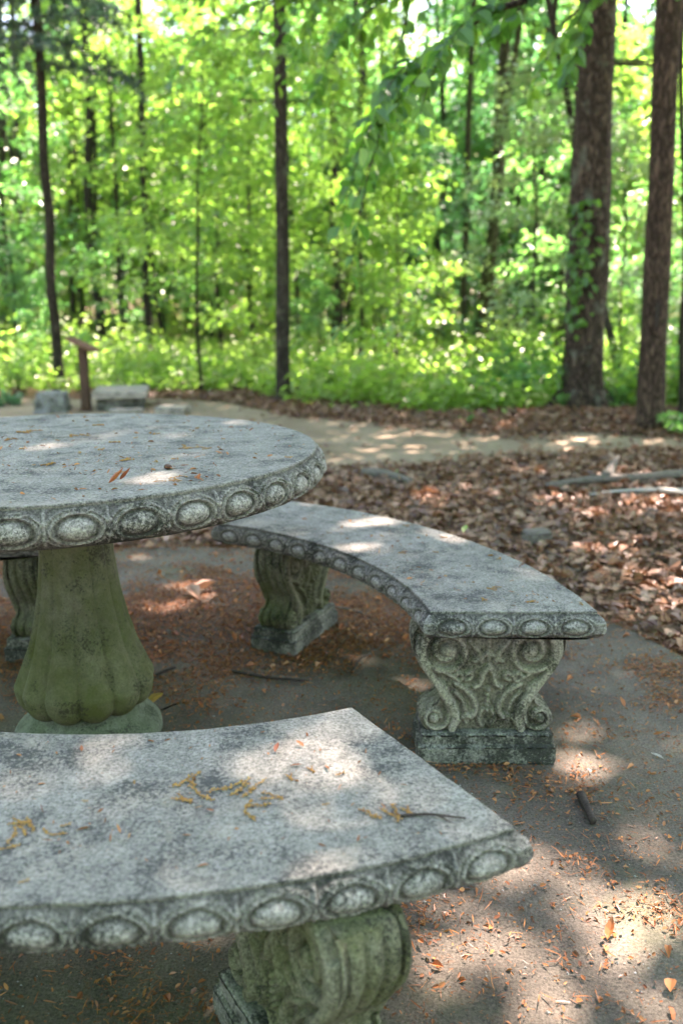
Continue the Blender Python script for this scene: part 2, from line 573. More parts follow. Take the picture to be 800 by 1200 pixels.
def slab_mesh(name, path_pts, corner_idx, cell, T, swell, mat_rim, mat_top):
    """flat stone slab with an egg carved moulding all round; path_pts closed outline (counter clockwise), pieces between corner_idx get whole eggs"""
    n = len(path_pts)
    P = np.asarray(path_pts)
    segs = []
    ci = list(corner_idx)
    for i in range(len(ci)):
        a, b = ci[i], ci[(i + 1) % len(ci)]
        idx = np.arange(a, b + 1) if b > a else np.concatenate([np.arange(a, n), np.arange(0, b + 1)])
        segs.append(P[idx])
    pts, nor, ph = [], [], []
    for s in segs:
        ln = np.concatenate([[0], np.cumsum(np.linalg.norm(np.diff(s, axis=0), axis=1))])
        k = max(1, round(ln[-1] / cell))
        m = k * 26
        u = np.linspace(0, ln[-1], m + 1)
        q = np.stack([np.interp(u, ln, s[:, 0]), np.interp(u, ln, s[:, 1])], -1)
        tg = unit(np.gradient(q, axis=0))
        nn = np.stack([tg[:, 1], -tg[:, 0]], -1)
        pts.append(q[:-1] if len(segs) == 1 else q)
        nor.append(nn[:-1] if len(segs) == 1 else nn)
        p = (u / ln[-1] * k) % 1.0 - 0.5
        ph.append(p[:-1] if len(segs) == 1 else p)
    if len(segs) > 1:                                     # mitre the corners
        for i in range(len(segs)):
            j = (i + 1) % len(segs)
            mm = nor[i][-1] + nor[j][0]
            mm = mm / np.linalg.norm(mm) ** 2 * 2
            mm = mm * min(1.0, 1.25 / np.linalg.norm(mm))
            nor[i][-1] = mm
        pts = [p[:] if False else np.concatenate([p[1:]]) for p in pts]
        nor = [q[1:] for q in nor]
        ph = [q[1:] for q in ph]
    pts, nor, ph = np.concatenate(pts), np.concatenate(nor), np.concatenate(ph)
    nc = len(pts)
    # profile (outset, height, carve weight, b)
    prof = [(0.000, T, 0, 0), (0.0035, T - 0.0015, 0, 0), (0.0045, T - 0.004, 0, 0), (0.003, T - 0.0065, 0, 0)]
    nb = 20
    for i in range(nb + 1):
        b = 1 - 2 * i / nb
        ang = b * PI / 2
        z = 0.004 + (T - 0.0115) * (b + 1) / 2
        o = 0.001 + swell * math.cos(ang * 0.93) ** 0.8 - (0.006 if b < 0 else 0) * (b * b)
        prof.append((o, z, 1, b))
    prof += [(-0.012, 0.0, 0, 0), (-0.05, 0.0, 0, 0)]
    rows, wr = [], []
    for o, z, w, b in prof:
        e = egg_relief(ph, b + 0 * ph) if w else 0 * ph
        off = o + e
        zz = np.full(nc, z)
        if not w and z > T * 0.8:
            off = off + 0.0012 * fbm(pts[:, 0] * 40, pts[:, 1] * 40, seed=3)
        off = off + 0.0018 * fbm(pts[:, 0] * 25, pts[:, 1] * 25, z * 60, seed=4) - 0.009 * np.clip(fbm(pts[:, 0] * 14, pts[:, 1] * 14, z * 25, seed=46) - 0.48, 0, 1)
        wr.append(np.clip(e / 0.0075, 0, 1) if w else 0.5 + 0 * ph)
        rows.append(np.concatenate([pts + nor * off[:, None], zz[:, None]], 1))
    V = np.concatenate(rows)
    nr = len(prof)
    F = grid_faces(nr, nc, True)[:, ::-1]
    top = np.arange(nc)[None]
    bot = (np.arange(nc) + (nr - 1) * nc)[None, ::-1]
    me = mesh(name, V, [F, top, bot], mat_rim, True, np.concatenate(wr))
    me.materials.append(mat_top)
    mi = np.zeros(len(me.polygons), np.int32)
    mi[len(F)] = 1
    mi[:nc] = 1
    me.polygons.foreach_set('material_index', mi)
    sm = np.ones(len(me.polygons), bool)
    sm[len(F):] = False
    me.polygons.foreach_set('use_smooth', sm)
    me.update()
    return me


def rough_box(sx, sy, z0, z1, bev=0.006, amp=0.0025, seed=0, nseg=26, taper=0.0):
    """rounded block with chipped, uneven faces"""
    loop = []
    for k, (cx, cy) in enumerate(((1, -1), (1, 1), (-1, 1), (-1, -1))):
        for i in range(4):
            a = -PI / 2 + k * PI / 2 + i / 3 * PI / 2
            loop.append((cx * (sx / 2 - bev) + bev * math.cos(a), cy * (sy / 2 - bev) + bev * math.sin(a)))
    L = np.array(loop)
    Lc = np.concatenate([L, L[:1]])
    ln = np.concatenate([[0], np.cumsum(np.linalg.norm(np.diff(Lc, axis=0), axis=1))])
    u = np.unique(np.concatenate([ln[:-1], np.linspace(0, ln[-1], nseg * 4, endpoint=False)]))
    q = np.stack([np.interp(u, ln, Lc[:, 0]), np.interp(u, ln, Lc[:, 1])], -1)
    zs = [(z0, 0)] + [(z0 + (z1 - z0) * t, 0) for t in np.linspace(0.1, 0.9, 8)] + [(z1 - bev, 0), (z1 - bev * 0.3, bev * 0.3), (z1, bev), (z1, bev + 0.01)]
    rows = []
    for z, ins in zs:
        k = 1 - taper * (z - z0) / (z1 - z0)
        s = np.array([1 - 2 * ins / sx, 1 - 2 * ins / sy]) * k
        p = q * s
        d = amp * fbm(p[:, 0] * 45, p[:, 1] * 45, z * 45, seed=seed)
        p = p + unit(p) * d[:, None]
        rows.append(np.concatenate([p, (z + 0.3 * d)[:, None]], 1))
    nc = len(q)
    return np.concatenate(rows), [grid_faces(len(zs), nc, True), (np.arange(nc) + (len(zs) - 1) * nc)[None], np.arange(nc)[None, ::-1]]


# --- scrolled console leg
def _smooth_poly(pts, n=60):
    """Catmull-Rom through points"""
    p = np.asarray(pts, float)
    p = np.concatenate([[2 * p[0] - p[1]], p, [2 * p[-1] - p[-2]]])
    out = []
    for i in range(1, len(p) - 2):
        for t in np.linspace(0, 1, max(4, n // (len(p) - 3)), endpoint=False):
            a, b, c, d = p[i - 1], p[i], p[i + 1], p[i + 2]
            out.append(0.5 * (2 * b + (c - a) * t + (2 * a - 5 * b + 4 * c - d) * t * t + (3 * b - a - 3 * c + d) * t ** 3))
    out.append(p[-2])
    return np.array(out)


LEG_H, LEG_T = 0.268, 0.125
_wz = np.array([0, .008, .02, .034, .048, .058, .066, .078, .10, .13, .165, .20, .225, .245, .258, .268])
_wu = np.array([.143, .152, .158, .158, .150, .138, .124, .118, .122, .143, .168, .184, .187, .184, .178, .170])


def spiral(cx, cz, r0, r1, a0, turns, n=110, s=1):
    t = np.linspace(0, 1, n)
    r = r0 + (r1 - r0) * t
    a = a0 + s * t * turns * 2 * PI
    return np.stack([cx + r * np.cos(a), cz + r * np.sin(a)], -1)


def leg_relief(u, z):
    """height of the carved ornament over the recessed ground, symmetric in u"""
    u = np.abs(u)
    q = np.stack([u, z], -1).reshape(-1, 2)
    h = np.zeros(len(q))

    def line(P, w, ht, flat=0.0):
        nonlocal h
        P = np.asarray(P)
        best = np.full(len(q), 1e9)
        for i in range(len(P) - 1):
            a, b = P[i], P[i + 1]
            ab = b - a
            t = np.clip(((q - a) @ ab) / max(ab @ ab, 1e-12), 0, 1)
            d = np.hypot(*(q - a - t[:, None] * ab).T)
            best = np.minimum(best, d)
        x = np.clip(1 - (best / w) ** 2, 0, 1)
        h = np.maximum(h, ht * np.minimum(1, x * (1 + flat)) ** 0.6)

    VC = (0.103, 0.203)
    # upper volute: one long spiral cord that becomes the S band
    line(spiral(VC[0], VC[1], 0.066, 0.015, R(95), 1.75, s=-1), 0.0092, 0.0085)
    line(spiral(VC[0], VC[1], 0.004, 0.004, 0, 1, 12), 0.013, 0.011)
    band = _smooth_poly([(.103, .262), (.142, .250), (.163, .215), (.160, .175), (.140, .135), (.110, .098), (.086, .065), (.078, .035), (.086, .008)], 60)
    line(band, 0.012, 0.010, 0.8)
    line(_smooth_poly([(.172, .235), (.176, .2), (.166, .165), (.146, .13), (.118, .095), (.098, .065), (.094, .04), (.104, .014), (.128, .006), (.148, .016), (.152, .036), (.14, .052), (.122, .05), (.114, .036)], 90), 0.0065, 0.0085)
    line(spiral(.131, .033, .003, .003, 0, 1, 10), 0.011, 0.012)
    # leaf curl from the waist
    line(_smooth_poly([(.108, .150), (.088, .138), (.070, .128), (.064, .140), (.074, .148), (.082, .138)], 40), 0.0065, 0.008)
    line(_smooth_poly([(.080, .120), (.056, .106), (.036, .082), (.028, .056), (.038, .036), (.052, .040)], 40), 0.0085, 0.0085)
    line(_smooth_poly([(.060, .140), (.044, .148), (.042, .134), (.054, .128)], 20), 0.006, 0.007)
    line(_smooth_poly([(.080, .098), (.060, .074), (.054, .050)], 20), 0.006, 0.006)
    # centre drop
    line([(0, .235), (0, .15)], 0.004, 0.006)
    line(_smooth_poly([(0, .20), (.014, .186), (.018, .172)], 16), 0.005, 0.006)
    line(_smooth_poly([(0, .165), (.012, .145), (.018, .122), (.032, .112)], 24), 0.008, 0.009)
    line(_smooth_poly([(.048, .225), (.030, .205), (.022, .185), (.034, .176)], 24), 0.0075, 0.007)
    line(_smooth_poly([(.122, .128), (.104, .112), (.098, .092)], 20), 0.006, 0.007)
    line(_smooth_poly([(.012, .052), (.020, .03), (.012, .012)], 20), 0.006, 0.007)
    line(_smooth_poly([(.050, .020), (.060, .036), (.070, .020)], 20), 0.0055, 0.007)
    line(_smooth_poly([(.030, .255), (.050, .262), (.075, .262)], 20), 0.006, 0.007)
    for k in range(5):
        line([(0, .104 - .0125 * k), (0.0005, .104 - .0125 * k)], 0.0075 - 0.0006 * k, 0.009)
    return h.reshape(u.shape)


def leg_mesh():
    nz, nu, nt = 150, 118, 40
    zs = np.linspace(0, LEG_H, nz)
    wd = np.interp(np.linspace(0, LEG_H, 600), _wz, _wu)
    k = np.hanning(31)
    wd = np.convolve(np.pad(wd, 15, 'edge'), k / k.sum(), 'valid')
    w = np.interp(zs, np.linspace(0, LEG_H, 600), wd)
    us = np.sin(np.linspace(-1, 1, nu) * PI / 2 * 0.86) / math.sin(PI / 2 * 0.86)
    ts = np.linspace(-1, 1, nt + 2)[1:-1]
    U = w[:, None] * us[None]
    Z = zs[:, None] + 0 * U
    h = leg_relief(U, Z)
    edge = np.clip((1 - np.abs(us)) / 0.035, 0, 1) ** 0.5
    rough = 0.0012 * fbm(U * 60, Z * 60, seed=21)
    depth = LEG_T / 2 - 0.018 + 1.9 * h + rough
    depth = depth - (1 - edge)[None] * 0.006
    front = np.stack([U, -depth, Z], -1)
    back = np.stack([-U, depth, Z], -1)
    # fluted sides: long grooves that end in rounded toes over the foot
    tq = np.abs(np.sin((ts * 2.0 + 0.5) * PI))
    fl = 0.011 * tq ** 0.7 - 0.006
    toe = np.exp(-((zs - 0.030) / 0.022) ** 2)
    toe2 = np.exp(-((zs - 0.088) / 0.030) ** 2)
    amt = (0.55 + 0.45 * np.clip((zs - .09) / .05, 0, 1)) * np.clip((LEG_H - zs) / 0.02, 0.2, 1)
    T2 = LEG_T / 2 - 0.008
    rnd_e = 0.010 * np.clip((np.abs(ts) - 0.86) / 0.14, 0, 1) ** 2
    sx = w[:, None] + fl[None] * amt[:, None] + toe[:, None] * 0.012 * (tq[None] ** 0.5 - 0.4) - rnd_e[None] - 0.006 * toe2[:, None] * (1 - ts[None] ** 2)
    sx = sx + 0.001 * fbm(ts[None] * 4, zs[:, None] * 50, seed=25)
    right = np.stack([sx, T2 * ts[None] + 0 * sx, zs[:, None] + 0 * sx], -1)
    left = np.stack([-sx, -T2 * ts[None] + 0 * sx, zs[:, None] + 0 * sx], -1)
    V = np.concatenate([front, right, back, left], 1)
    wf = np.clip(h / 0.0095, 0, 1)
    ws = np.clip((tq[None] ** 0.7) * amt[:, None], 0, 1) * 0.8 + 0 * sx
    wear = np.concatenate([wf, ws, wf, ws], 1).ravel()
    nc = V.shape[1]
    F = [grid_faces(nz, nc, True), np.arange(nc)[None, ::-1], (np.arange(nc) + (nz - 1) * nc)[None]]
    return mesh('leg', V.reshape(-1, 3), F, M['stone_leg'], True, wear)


PL_H = 0.078
LEGM = leg_mesh()
LEGM_GREEN = LEGM.copy()
LEGM_GREEN.materials[0] = M['stone_leg_green']
_b = MB()
_b.add(*rough_box(0.345, 0.165, 0.0, 0.052, 0.007, 0.004, 3))
_b.add(*rough_box(0.330, 0.150, 0.050, PL_H + 0.001, 0.008, 0.004, 7))
PLINTHM = _b.mesh('plinth', M['stone_plinth'])
SEAT_Z, SLAB_T = 0.43, 0.072
BENCH_RI, BENCH_RO = 1.062, 1.465


def arc(c, r, a0, a1, n=80):
    a = np.radians(np.linspace(a0, a1, n))
    return np.stack([c[0] + r * np.cos(a), c[1] + r * np.sin(a)], -1)


def bench(center, ri, ro, ai0, ai1, ao0, ao1, dir0, dir1, label, in0=0.145, in1=0.145, rad0=-0.005, rad1=-0.005, sh1=(0, 0)):
    """curved slab: outer arc ao0..ao1, inner arc ai0..ai1; dir0/dir1 directions of the end cuts"""
    c = np.asarray(center)
    mid_a = R((ai0 + ai1) / 2)
    org = np.array([c[0] + (ri + ro) / 2 * math.cos(mid_a), c[1] + (ri + ro) / 2 * math.sin(mid_a)])
    root = thing('stone_bench', label, 'bench', (org[0], org[1], 0), 0, 'curved stone benches around the table')
    lip = 0.004
    outer = arc(c, ro - lip, ao0, ao1)
    inner = arc(c, ri + lip, ai1, ai0)
    pts = np.concatenate([outer, inner]) - org
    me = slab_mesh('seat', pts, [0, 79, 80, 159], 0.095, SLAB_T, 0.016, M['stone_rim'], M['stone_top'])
    link('seat', me, root, (0, 0, SEAT_Z - SLAB_T))
    for (ai, ao, dr, sg, ins, rad, sh) in ((ai0, ao0, dir0, 1, in0, rad0, (0, 0)), (ai1, ao1, dir1, -1, in1, rad1, sh1)):
        e = (arc(c, ri, ai, ai, 1)[0] + arc(c, ro, ao, ao, 1)[0]) / 2
        d = np.array([math.cos(R(dr)), math.sin(R(dr))])
        inn = np.array([-d[1], d[0]]) * sg
        p = e + inn * ins - org + d * rad + np.array(sh)
        rz = R(dr) if sg > 0 else R(dr) + PI
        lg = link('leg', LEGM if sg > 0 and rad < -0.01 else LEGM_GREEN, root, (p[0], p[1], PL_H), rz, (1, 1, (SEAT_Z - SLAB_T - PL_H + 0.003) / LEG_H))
        pl = link('plinth', PLINTHM, lg, (0, 0, -PL_H * LEG_H / (SEAT_Z - SLAB_T - PL_H + 0.003)), None, (1, 1, LEG_H / (SEAT_Z - SLAB_T - PL_H + 0.003)))
    return root


bench((-0.868, 1.767), 1.083, 1.466, 8.0, 64.0, 5.9, 66.0, 0, 66, 'curved stone bench behind and right of the table, with scrolled legs in full view', rad0=-0.035, sh1=(0.045, -0.01))
bench((-0.429, 2.387), 1.062, 1.484, -121, -65.3, -123, -63.5, -127, -59, 'nearest curved stone bench, its seat filling the bottom left corner', in1=0.225, rad1=0.035)
bench((-0.83, 1.52), 1.07, 1.47, 92, 150, 90, 152, 90, 150, 'curved stone bench mostly hidden behind the table, only one leg showing')

# --- round table
TC = np.array([-0.705, 2.09])
TZ, TT_ = 0.785, 0.088
table = thing('stone_table', 'round grey stone table with egg carved rim on a mossy fluted pedestal', 'table', (TC[0], TC[1], 0))
an = np.linspace(0, 2 * PI, 721)
circ = 0.645 * np.stack([np.cos(an), np.sin(an)], -1)


def ring_slab(name, Rr, cells, T, swell):
    me_pts = []
    nc = cells * 26
    a = np.linspace(0, 2 * PI, nc, endpoint=False)
    ph = (np.arange(nc) / 26.0) % 1.0 - 0.5
    prof = [(0.0, T, 0, 0), (0.004, T - 0.0015, 0, 0), (0.0055, T - 0.0045, 0, 0), (0.003, T - 0.008, 0, 0)]
    nb = 24
    for i in range(nb + 1):
        b = 1 - 2 * i / nb
        z = 0.005 + (T - 0.014) * (b + 1) / 2
        o = 0.001 + swell * math.cos(b * PI / 2 * 0.93) ** 0.8 - (0.010 if b < 0 else 0) * b * b
        prof.append((o, z, 1, b))
    prof += [(-0.018, 0.0, 0, 0), (-0.08, -0.002, 0, 0)]
    rows, wr = [], []
    for o, z, w, b in prof:
        e = 1.15 * egg_relief(ph, b + 0 * ph) if w else 0 * ph
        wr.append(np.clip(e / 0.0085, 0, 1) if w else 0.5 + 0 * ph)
        off = Rr + o + e + 0.0020 * fbm(np.cos(a) * 14, np.sin(a) * 14, z * 60, seed=14) - 0.010 * np.clip(fbm(np.cos(a) * 9, np.sin(a) * 9, z * 25, seed=47) - 0.45, 0, 1)
        rows.append(np.stack([off * np.cos(a), off * np.sin(a), z + 0 * a], -1))
    nr = len(prof)
    F = grid_faces(nr, nc, True)[:, ::-1]
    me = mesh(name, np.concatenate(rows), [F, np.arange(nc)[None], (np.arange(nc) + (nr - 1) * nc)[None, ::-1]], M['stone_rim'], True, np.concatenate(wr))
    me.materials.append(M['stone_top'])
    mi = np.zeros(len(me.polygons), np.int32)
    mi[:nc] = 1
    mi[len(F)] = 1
    me.polygons.foreach_set('material_index', mi)
    sm = np.ones(len(me.polygons), bool)
    sm[len(F):] = False
    me.polygons.foreach_set('use_smooth', sm)
    me.update()
    return me


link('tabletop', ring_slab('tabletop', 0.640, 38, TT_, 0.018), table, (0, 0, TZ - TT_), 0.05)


def pedestal_mesh():
    nz, na_ = 110, 288
    z = np.linspace(0.085, TZ - TT_ + 0.001, nz)
    zk = [0.085, 0.092, 0.105, 0.125, 0.16, 0.20, 0.26, 0.32, 0.40, 0.50, 0.60, 0.70]
    rk = [0.122, 0.146, 0.162, 0.173, 0.180, 0.163, 0.138, 0.121, 0.104, 0.093, 0.088, 0.086]
    r = np.interp(np.linspace(0.085, 0.70, 500), zk, rk)
    k = np.hanning(17)
    r = np.convolve(np.pad(r, 8, 'edge'), k / k.sum(), 'valid')
    r = np.interp(z, np.linspace(0.085, 0.70, 500), r)
    a = np.linspace(0, 2 * PI, na_, endpoint=False)
    lob = np.abs(np.cos(a[None] * 6 + 0.9 * z[:, None] + 0.4))                       # 14 convex petals with sharp creases
    depth = np.interp(z, [0.085, 0.13, 0.25, 0.45, 0.70], [0.105, 0.095, 0.08, 0.065, 0.055])
    rr = r[:, None] * (1 - depth[:, None] * (1 - lob ** 0.5))
    # the petals end in scallops
    low = np.clip((0.125 - z) / 0.04, 0, 1)
    zz = z[:, None] + low[:, None] * 0.012 * (1 - lob)
    rr = rr + 0.0018 * fbm(np.cos(a)[None] * 3, np.sin(a)[None] * 3, z[:, None] * 14, seed=31)
    V = np.stack([rr * np.cos(a), rr * np.sin(a), zz], -1)
    return mesh('pedestal', V.reshape(-1, 3), [grid_faces(nz, na_, True), np.arange(na_)[None, ::-1], (np.arange(na_) + (nz - 1) * na_)[None]], M['stone_moss'])


PO = (0.03, 0.06, 0)
ped = link('pedestal', pedestal_mesh(), table, PO)
fz = [0.0, 0.012, 0.026, 0.040, 0.052, 0.062, 0.075, 0.092, 0.100]
fr_ = [0.192, 0.193, 0.190, 0.180, 0.166, 0.154, 0.142, 0.132, 0.118]
a_ = np.linspace(0, 2 * PI, 160, endpoint=False)
Vf = np.concatenate([np.stack([(q + 0.0018 * fbm(np.cos(a_) * 4, np.sin(a_) * 4, w * 40, seed=33)) * np.cos(a_), (q + 0.0018 * fbm(np.cos(a_) * 4, np.sin(a_) * 4, w * 40, seed=33)) * np.sin(a_), w + 0 * a_], -1) for w, q in zip(fz, fr_)])
link('foot', mesh('foot', Vf, [grid_faces(9, 160, True), np.arange(160)[None, ::-1], (np.arange(160) + 8 * 160)[None]], M['stone_foot']), table, PO)
# ------------------------------------------------------------------ trees
def up_rand(n, spread):
    v = rng.normal(0, spread, (n, 3))
    v[:, 2] = 1
    return unit(v)


def trunk_geo(mb, h, r, lean=(0, 0), bend=0.05, flare=0.5, seed=0, n=18, nseg=40, bump=0.14, curve=None):
    t = np.linspace(0, 1, nseg) ** 1.4
    z = t * h
    x = lean[0] * z + bend * fbm(z * 0.35, 1.5, seed=seed) * np.clip(z, 0, 1.5)
    y = lean[1] * z + bend * fbm(z * 0.35, 7.5, seed=seed + 3) * np.clip(z, 0, 1.5)
    if curve is not None:
        x = x + np.interp(z, curve[0], curve[1])
    rad = r * (1 - 0.55 * z / h) * (1 + flare * np.exp(-z / 0.16))
    P = np.stack([x, y, z - 0.06], -1)
    V, F = tube(P, rad, n, bump, seed, 9.0)
    mb.add(V, F)
    return P, rad


def limb(mb, p, d, L, r, seed, sag=0.12, n=6, k=9):
    t = np.linspace(0, 1, k)
    d = unit(d)
    P = p[None] + d[None] * (t * L)[:, None]
    P[:, 2] += (-sag * t * t + 0.25 * t * (1 - t) * sag) * L
    P[:, :2] += (0.07 * L * t)[:, None] * np.stack([fbm(t * 3, 0.3, seed=seed), fbm(t * 3, 5.3, seed=seed + 1)], -1)
    mb.add(*tube(P, r * (1 - 0.8 * t), n))
    return P


class Leafer:
    def __init__(s):
        s.P, s.D, s.N, s.L, s.C, s.Rn = [], [], [], [], [], []

    def twig(s, P, n, L, droop=0.25, tilt=0.35, rr=(0, 1), side=0.9, jit=0.0):
        """leaves set alternately along a twig polyline"""
        t = np.sort(rng.random(n)) * 0.95 + 0.05
        idx = t * (len(P) - 1)
        i = np.clip(idx.astype(int), 0, len(P) - 2)
        f = (idx - i)[:, None]
        p = P[i] * (1 - f) + P[i + 1] * f
        if jit:      # leaves sit on little side shoots
            p = p + rng.normal(0, jit, p.shape)
        d = unit(P[i + 1] - P[i])
        up = np.array([0, 0, 1.0])
        sd = unit(np.cross(d, up + 0 * d))
        sg = np.where(np.arange(n) % 2 == 0, 1, -1)[:, None]
        a = side * (0.7 + 0.6 * rng.random((n, 1)))
        dd = unit(d * np.cos(a) + sd * sg * np.sin(a) + rng.normal(0, 0.18, (n, 3)) - np.array([0, 0, droop]) * rng.random((n, 1)) * 2)
        s.P.append(p)
        s.D.append(dd)
        s.N.append(up_rand(n, tilt))
        s.L.append(L * (0.65 + 0.55 * rng.random(n)))
        s.C.append(0.05 + 0.25 * rng.random(n))
        base = rr[0] + (rr[1] - rr[0]) * rng.random()
        s.Rn.append(np.clip(base + rng.normal(0, 0.15, n), 0, 1))

    def cloud(s, P, L, tilt=0.5, rr=(0, 1)):
        n = len(P)
        s.P.append(P)
        a = rng.random(n) * 2 * PI
        s.D.append(np.stack([np.cos(a), np.sin(a), -0.5 * rng.random(n)], -1))
        s.N.append(up_rand(n, tilt))
        s.L.append(L * (0.6 + 0.6 * rng.random(n)))
        s.C.append(0.05 + 0.2 * rng.random(n))
        s.Rn.append(rr[0] + (rr[1] - rr[0]) * rng.random(n))

    def mesh(s, name, mat, wid=0.52, fine=False):
        V, F, r = leaves(np.concatenate(s.P), np.concatenate(s.D), np.concatenate(s.N), np.concatenate(s.L), wid, 0.16, np.concatenate(s.C), fine, np.concatenate(s.Rn))
        by = {}
        for f in F:
            by.setdefault(f.shape[1], []).append(f)
        return mesh(name, V, [np.concatenate(v) for v in by.values()], mat, False, r)


def sapling_meshes(h, r, nl, z0, reach, leafL, mat, seed, ntw=5, lpt=9, tilt=0.6, bark='bark_dark', dens=1.0):
    """understory tree with flat tiers of leaf sprays"""
    mb, lf = MB(), Leafer()
    P, rad = trunk_geo(mb, h, r, (rng.normal(0, .04), rng.normal(0, .04)), 0.10, 0.2, seed, 8, 24, 0.1)
    for k in range(nl):
        q = (k + rng.random()) / nl
        z = z0 + (h * 0.98 - z0) * q
        i = np.searchsorted(P[:, 2], z).clip(1, len(P) - 1)
        p = P[i]
        a = k * 2.4 + rng.normal(0, .35)
        L = reach * (1 - 0.62 * q ** 1.6) * (0.65 + 0.6 * rng.random())
        d = np.array([math.cos(a), math.sin(a), 0.30 + 0.75 * q])
        lr = max(0.004, rad[i] * 0.38)
        Q = limb(mb, p, d, L, lr, seed * 50 + k, 0.18)
        lf.twig(Q[3:], int(lpt * 1.3 * dens), leafL, tilt=tilt, jit=0.085)
        for j in range(ntw):
            i2 = 2 + int(j / ntw * 6.9)
            dd = unit(Q[min(i2 + 1, 8)] - Q[i2])
            sd = np.array([-dd[1], dd[0], 0.0]) * (1 if j % 2 else -1)
            d2 = dd * 0.6 + sd * (0.7 + 0.4 * rng.random()) + np.array([0, 0, rng.normal(0.08, .38)])
            L2 = L * (0.52 - 0.25 * j / ntw) * (0.7 + 0.6 * rng.random())
            Q2 = limb(mb, Q[i2], d2, L2, lr * 0.4, seed * 90 + k * 7 + j, 0.22, 4, 6)
            lf.twig(Q2, int(lpt * dens), leafL, tilt=tilt, jit=0.085)
            for s_ in (-1, 1):
                sd2 = np.array([-d2[1], d2[0], 0.0]) * s_
                Q3 = limb(mb, Q2[2 + (s_ > 0)], unit(d2) * 0.7 + unit(sd2) * 0.7, L2 * 0.5, lr * 0.2, seed + j * 3 + s_, 0.2, 3, 4)
                lf.twig(Q3, int(lpt * 0.6 * dens), leafL, tilt=tilt, jit=0.085)
    return mb.mesh('trunk', M[bark]), lf.mesh('crown', M[mat])


SAP = {
    'pale': [sapling_meshes(4.4, .026, 15, .8, 1.4, .10, 'leaf_pale', 9, 6, 11)],
    'lime': [sapling_meshes(h, r, nl, z0, rc, .12, 'leaf_lime', sd, 6, 11) for h, r, nl, z0, rc, sd in ((4.6, .028, 17, .9, 1.5, 1), (3.6, .02, 14, .6, 1.2, 2), (6.2, .04, 20, 1.3, 1.9, 3))],
    'mid': [sapling_meshes(h, r, nl, z0, rc, .125, 'leaf_mid', sd, 6, 11) for h, r, nl, z0, rc, sd in ((5.0, .03, 17, 1.0, 1.6, 4), (6.8, .045, 20, 1.6, 2.0, 5), (4.0, .025, 14, .6, 1.4, 6))],
    'deep': [sapling_meshes(h, r, nl, z0, rc, .115, 'leaf_deep', sd, 6, 11) for h, r, nl, z0, rc, sd in ((4.8, .03, 17, .5, 1.7, 7), (6.0, .04, 18, 1.4, 1.8, 8))],
}


def crown_mesh(rx, rz, n, L, mat, seed, ncl=46):
    """round broken crown of leaf clumps with its limbs, centred on its own origin"""
    lf = Leafer()
    c = unit(rng.normal(0, 1, (ncl, 3))) * (0.35 + 0.65 * rng.random((ncl, 1)) ** 0.6)
    c = c * np.array([rx, rx, rz])
    per = n // ncl
    for q in c:
        s = rx * (0.13 + 0.14 * rng.random())
        p = q + rng.normal(0, 1, (per, 3)) * np.array([s, s, s * 0.45])
        b = rng.random() * 0.6
        lf.cloud(p, L, 0.5, (b, b + 0.4))
    return lf.mesh('crown', M[mat], 0.6), c


CROWN = [crown_mesh(2.2, 2.6, 1100, .17, 'leaf_mid', 1), crown_mesh(2.0, 2.4, 900, .16, 'leaf_lime', 2), crown_mesh(2.3, 2.8, 1200, .17, 'leaf_lime', 3)]


def ground_z(x, y):
    return float(height(x, y))


def tall_tree(x, y, r, h, lean, bark, label, crown=0, crown_z=9.5, name='forest_tree', group=None, flare=0.5, bend=0.05, curve=None, n=18, crown_s=1.0, bump=0.14, extra=None):
    root = thing(name, label, 'tree', (x, y, ground_z(x, y)), 0, group)
    mb = MB()
    sd = int(abs(x * 131 + y * 17)) % 997
    P, rad = trunk_geo(mb, h, r, lean, bend, flare, sd, n, 44, bump, curve)
    if crown is not None:
        cm, cl = CROWN[crown]
        top = P[np.searchsorted(P[:, 2], min(crown_z, h * .95)).clip(0, len(P) - 1)]
        cc = np.array([top[0], top[1], crown_z])
        for q in cl[::4]:
            i = np.searchsorted(P[:, 2], crown_z + q[2] - 1.6).clip(4, len(P) - 2)
            v = cc + q * crown_s - P[i]
            limb(mb, P[i], v, np.linalg.norm(v), rad[i] * 0.4, sd + int(abs(q[0]) * 100), 0.02, 5, 6)
    if extra:
        extra(mb, P, rad)
    link('trunk', mb.mesh('trunk', M[bark]), root)
    if crown is not None:
        link('crown', cm, root, cc, rng.random() * 6.28, crown_s)
    return root, P, rad


def stub(z, ang, L, r, sag=0.0, up=0.1):
    def f(mb, P, rad):
        i = np.searchsorted(P[:, 2], z).clip(1, len(P) - 2)
        limb(mb, P[i], np.array([math.cos(ang), math.sin(ang), up]), L, r, int(z * 100), sag, 6, 9)
    return f


def lean_to(b, t_, Y):
    """world lean from the photographed base pixel and an upper pixel"""
    w = W(t_[0], t_[1], Y)
    return w


def px_tree(base, top, wpx, bark, label, **kw):
    """tree whose base and upper axis were read off the photograph"""
    Y = kw.pop('Y', None)
    g = G(*base) if Y is None else W(base[0], base[1], Y)
    x, y = g[0], g[1]
    k = CAM_F / (y * math.cos(CAM_PITCH) + CAM_H * math.sin(CAM_PITCH))
    wt = W(top[0], top[1], y)
    lx = (wt[0] - x) / (wt[2] - ground_z(x, y))
    return tall_tree(x, y, wpx / k / 2, kw.pop('h', 15), (lx, 0), bark, label, **kw)


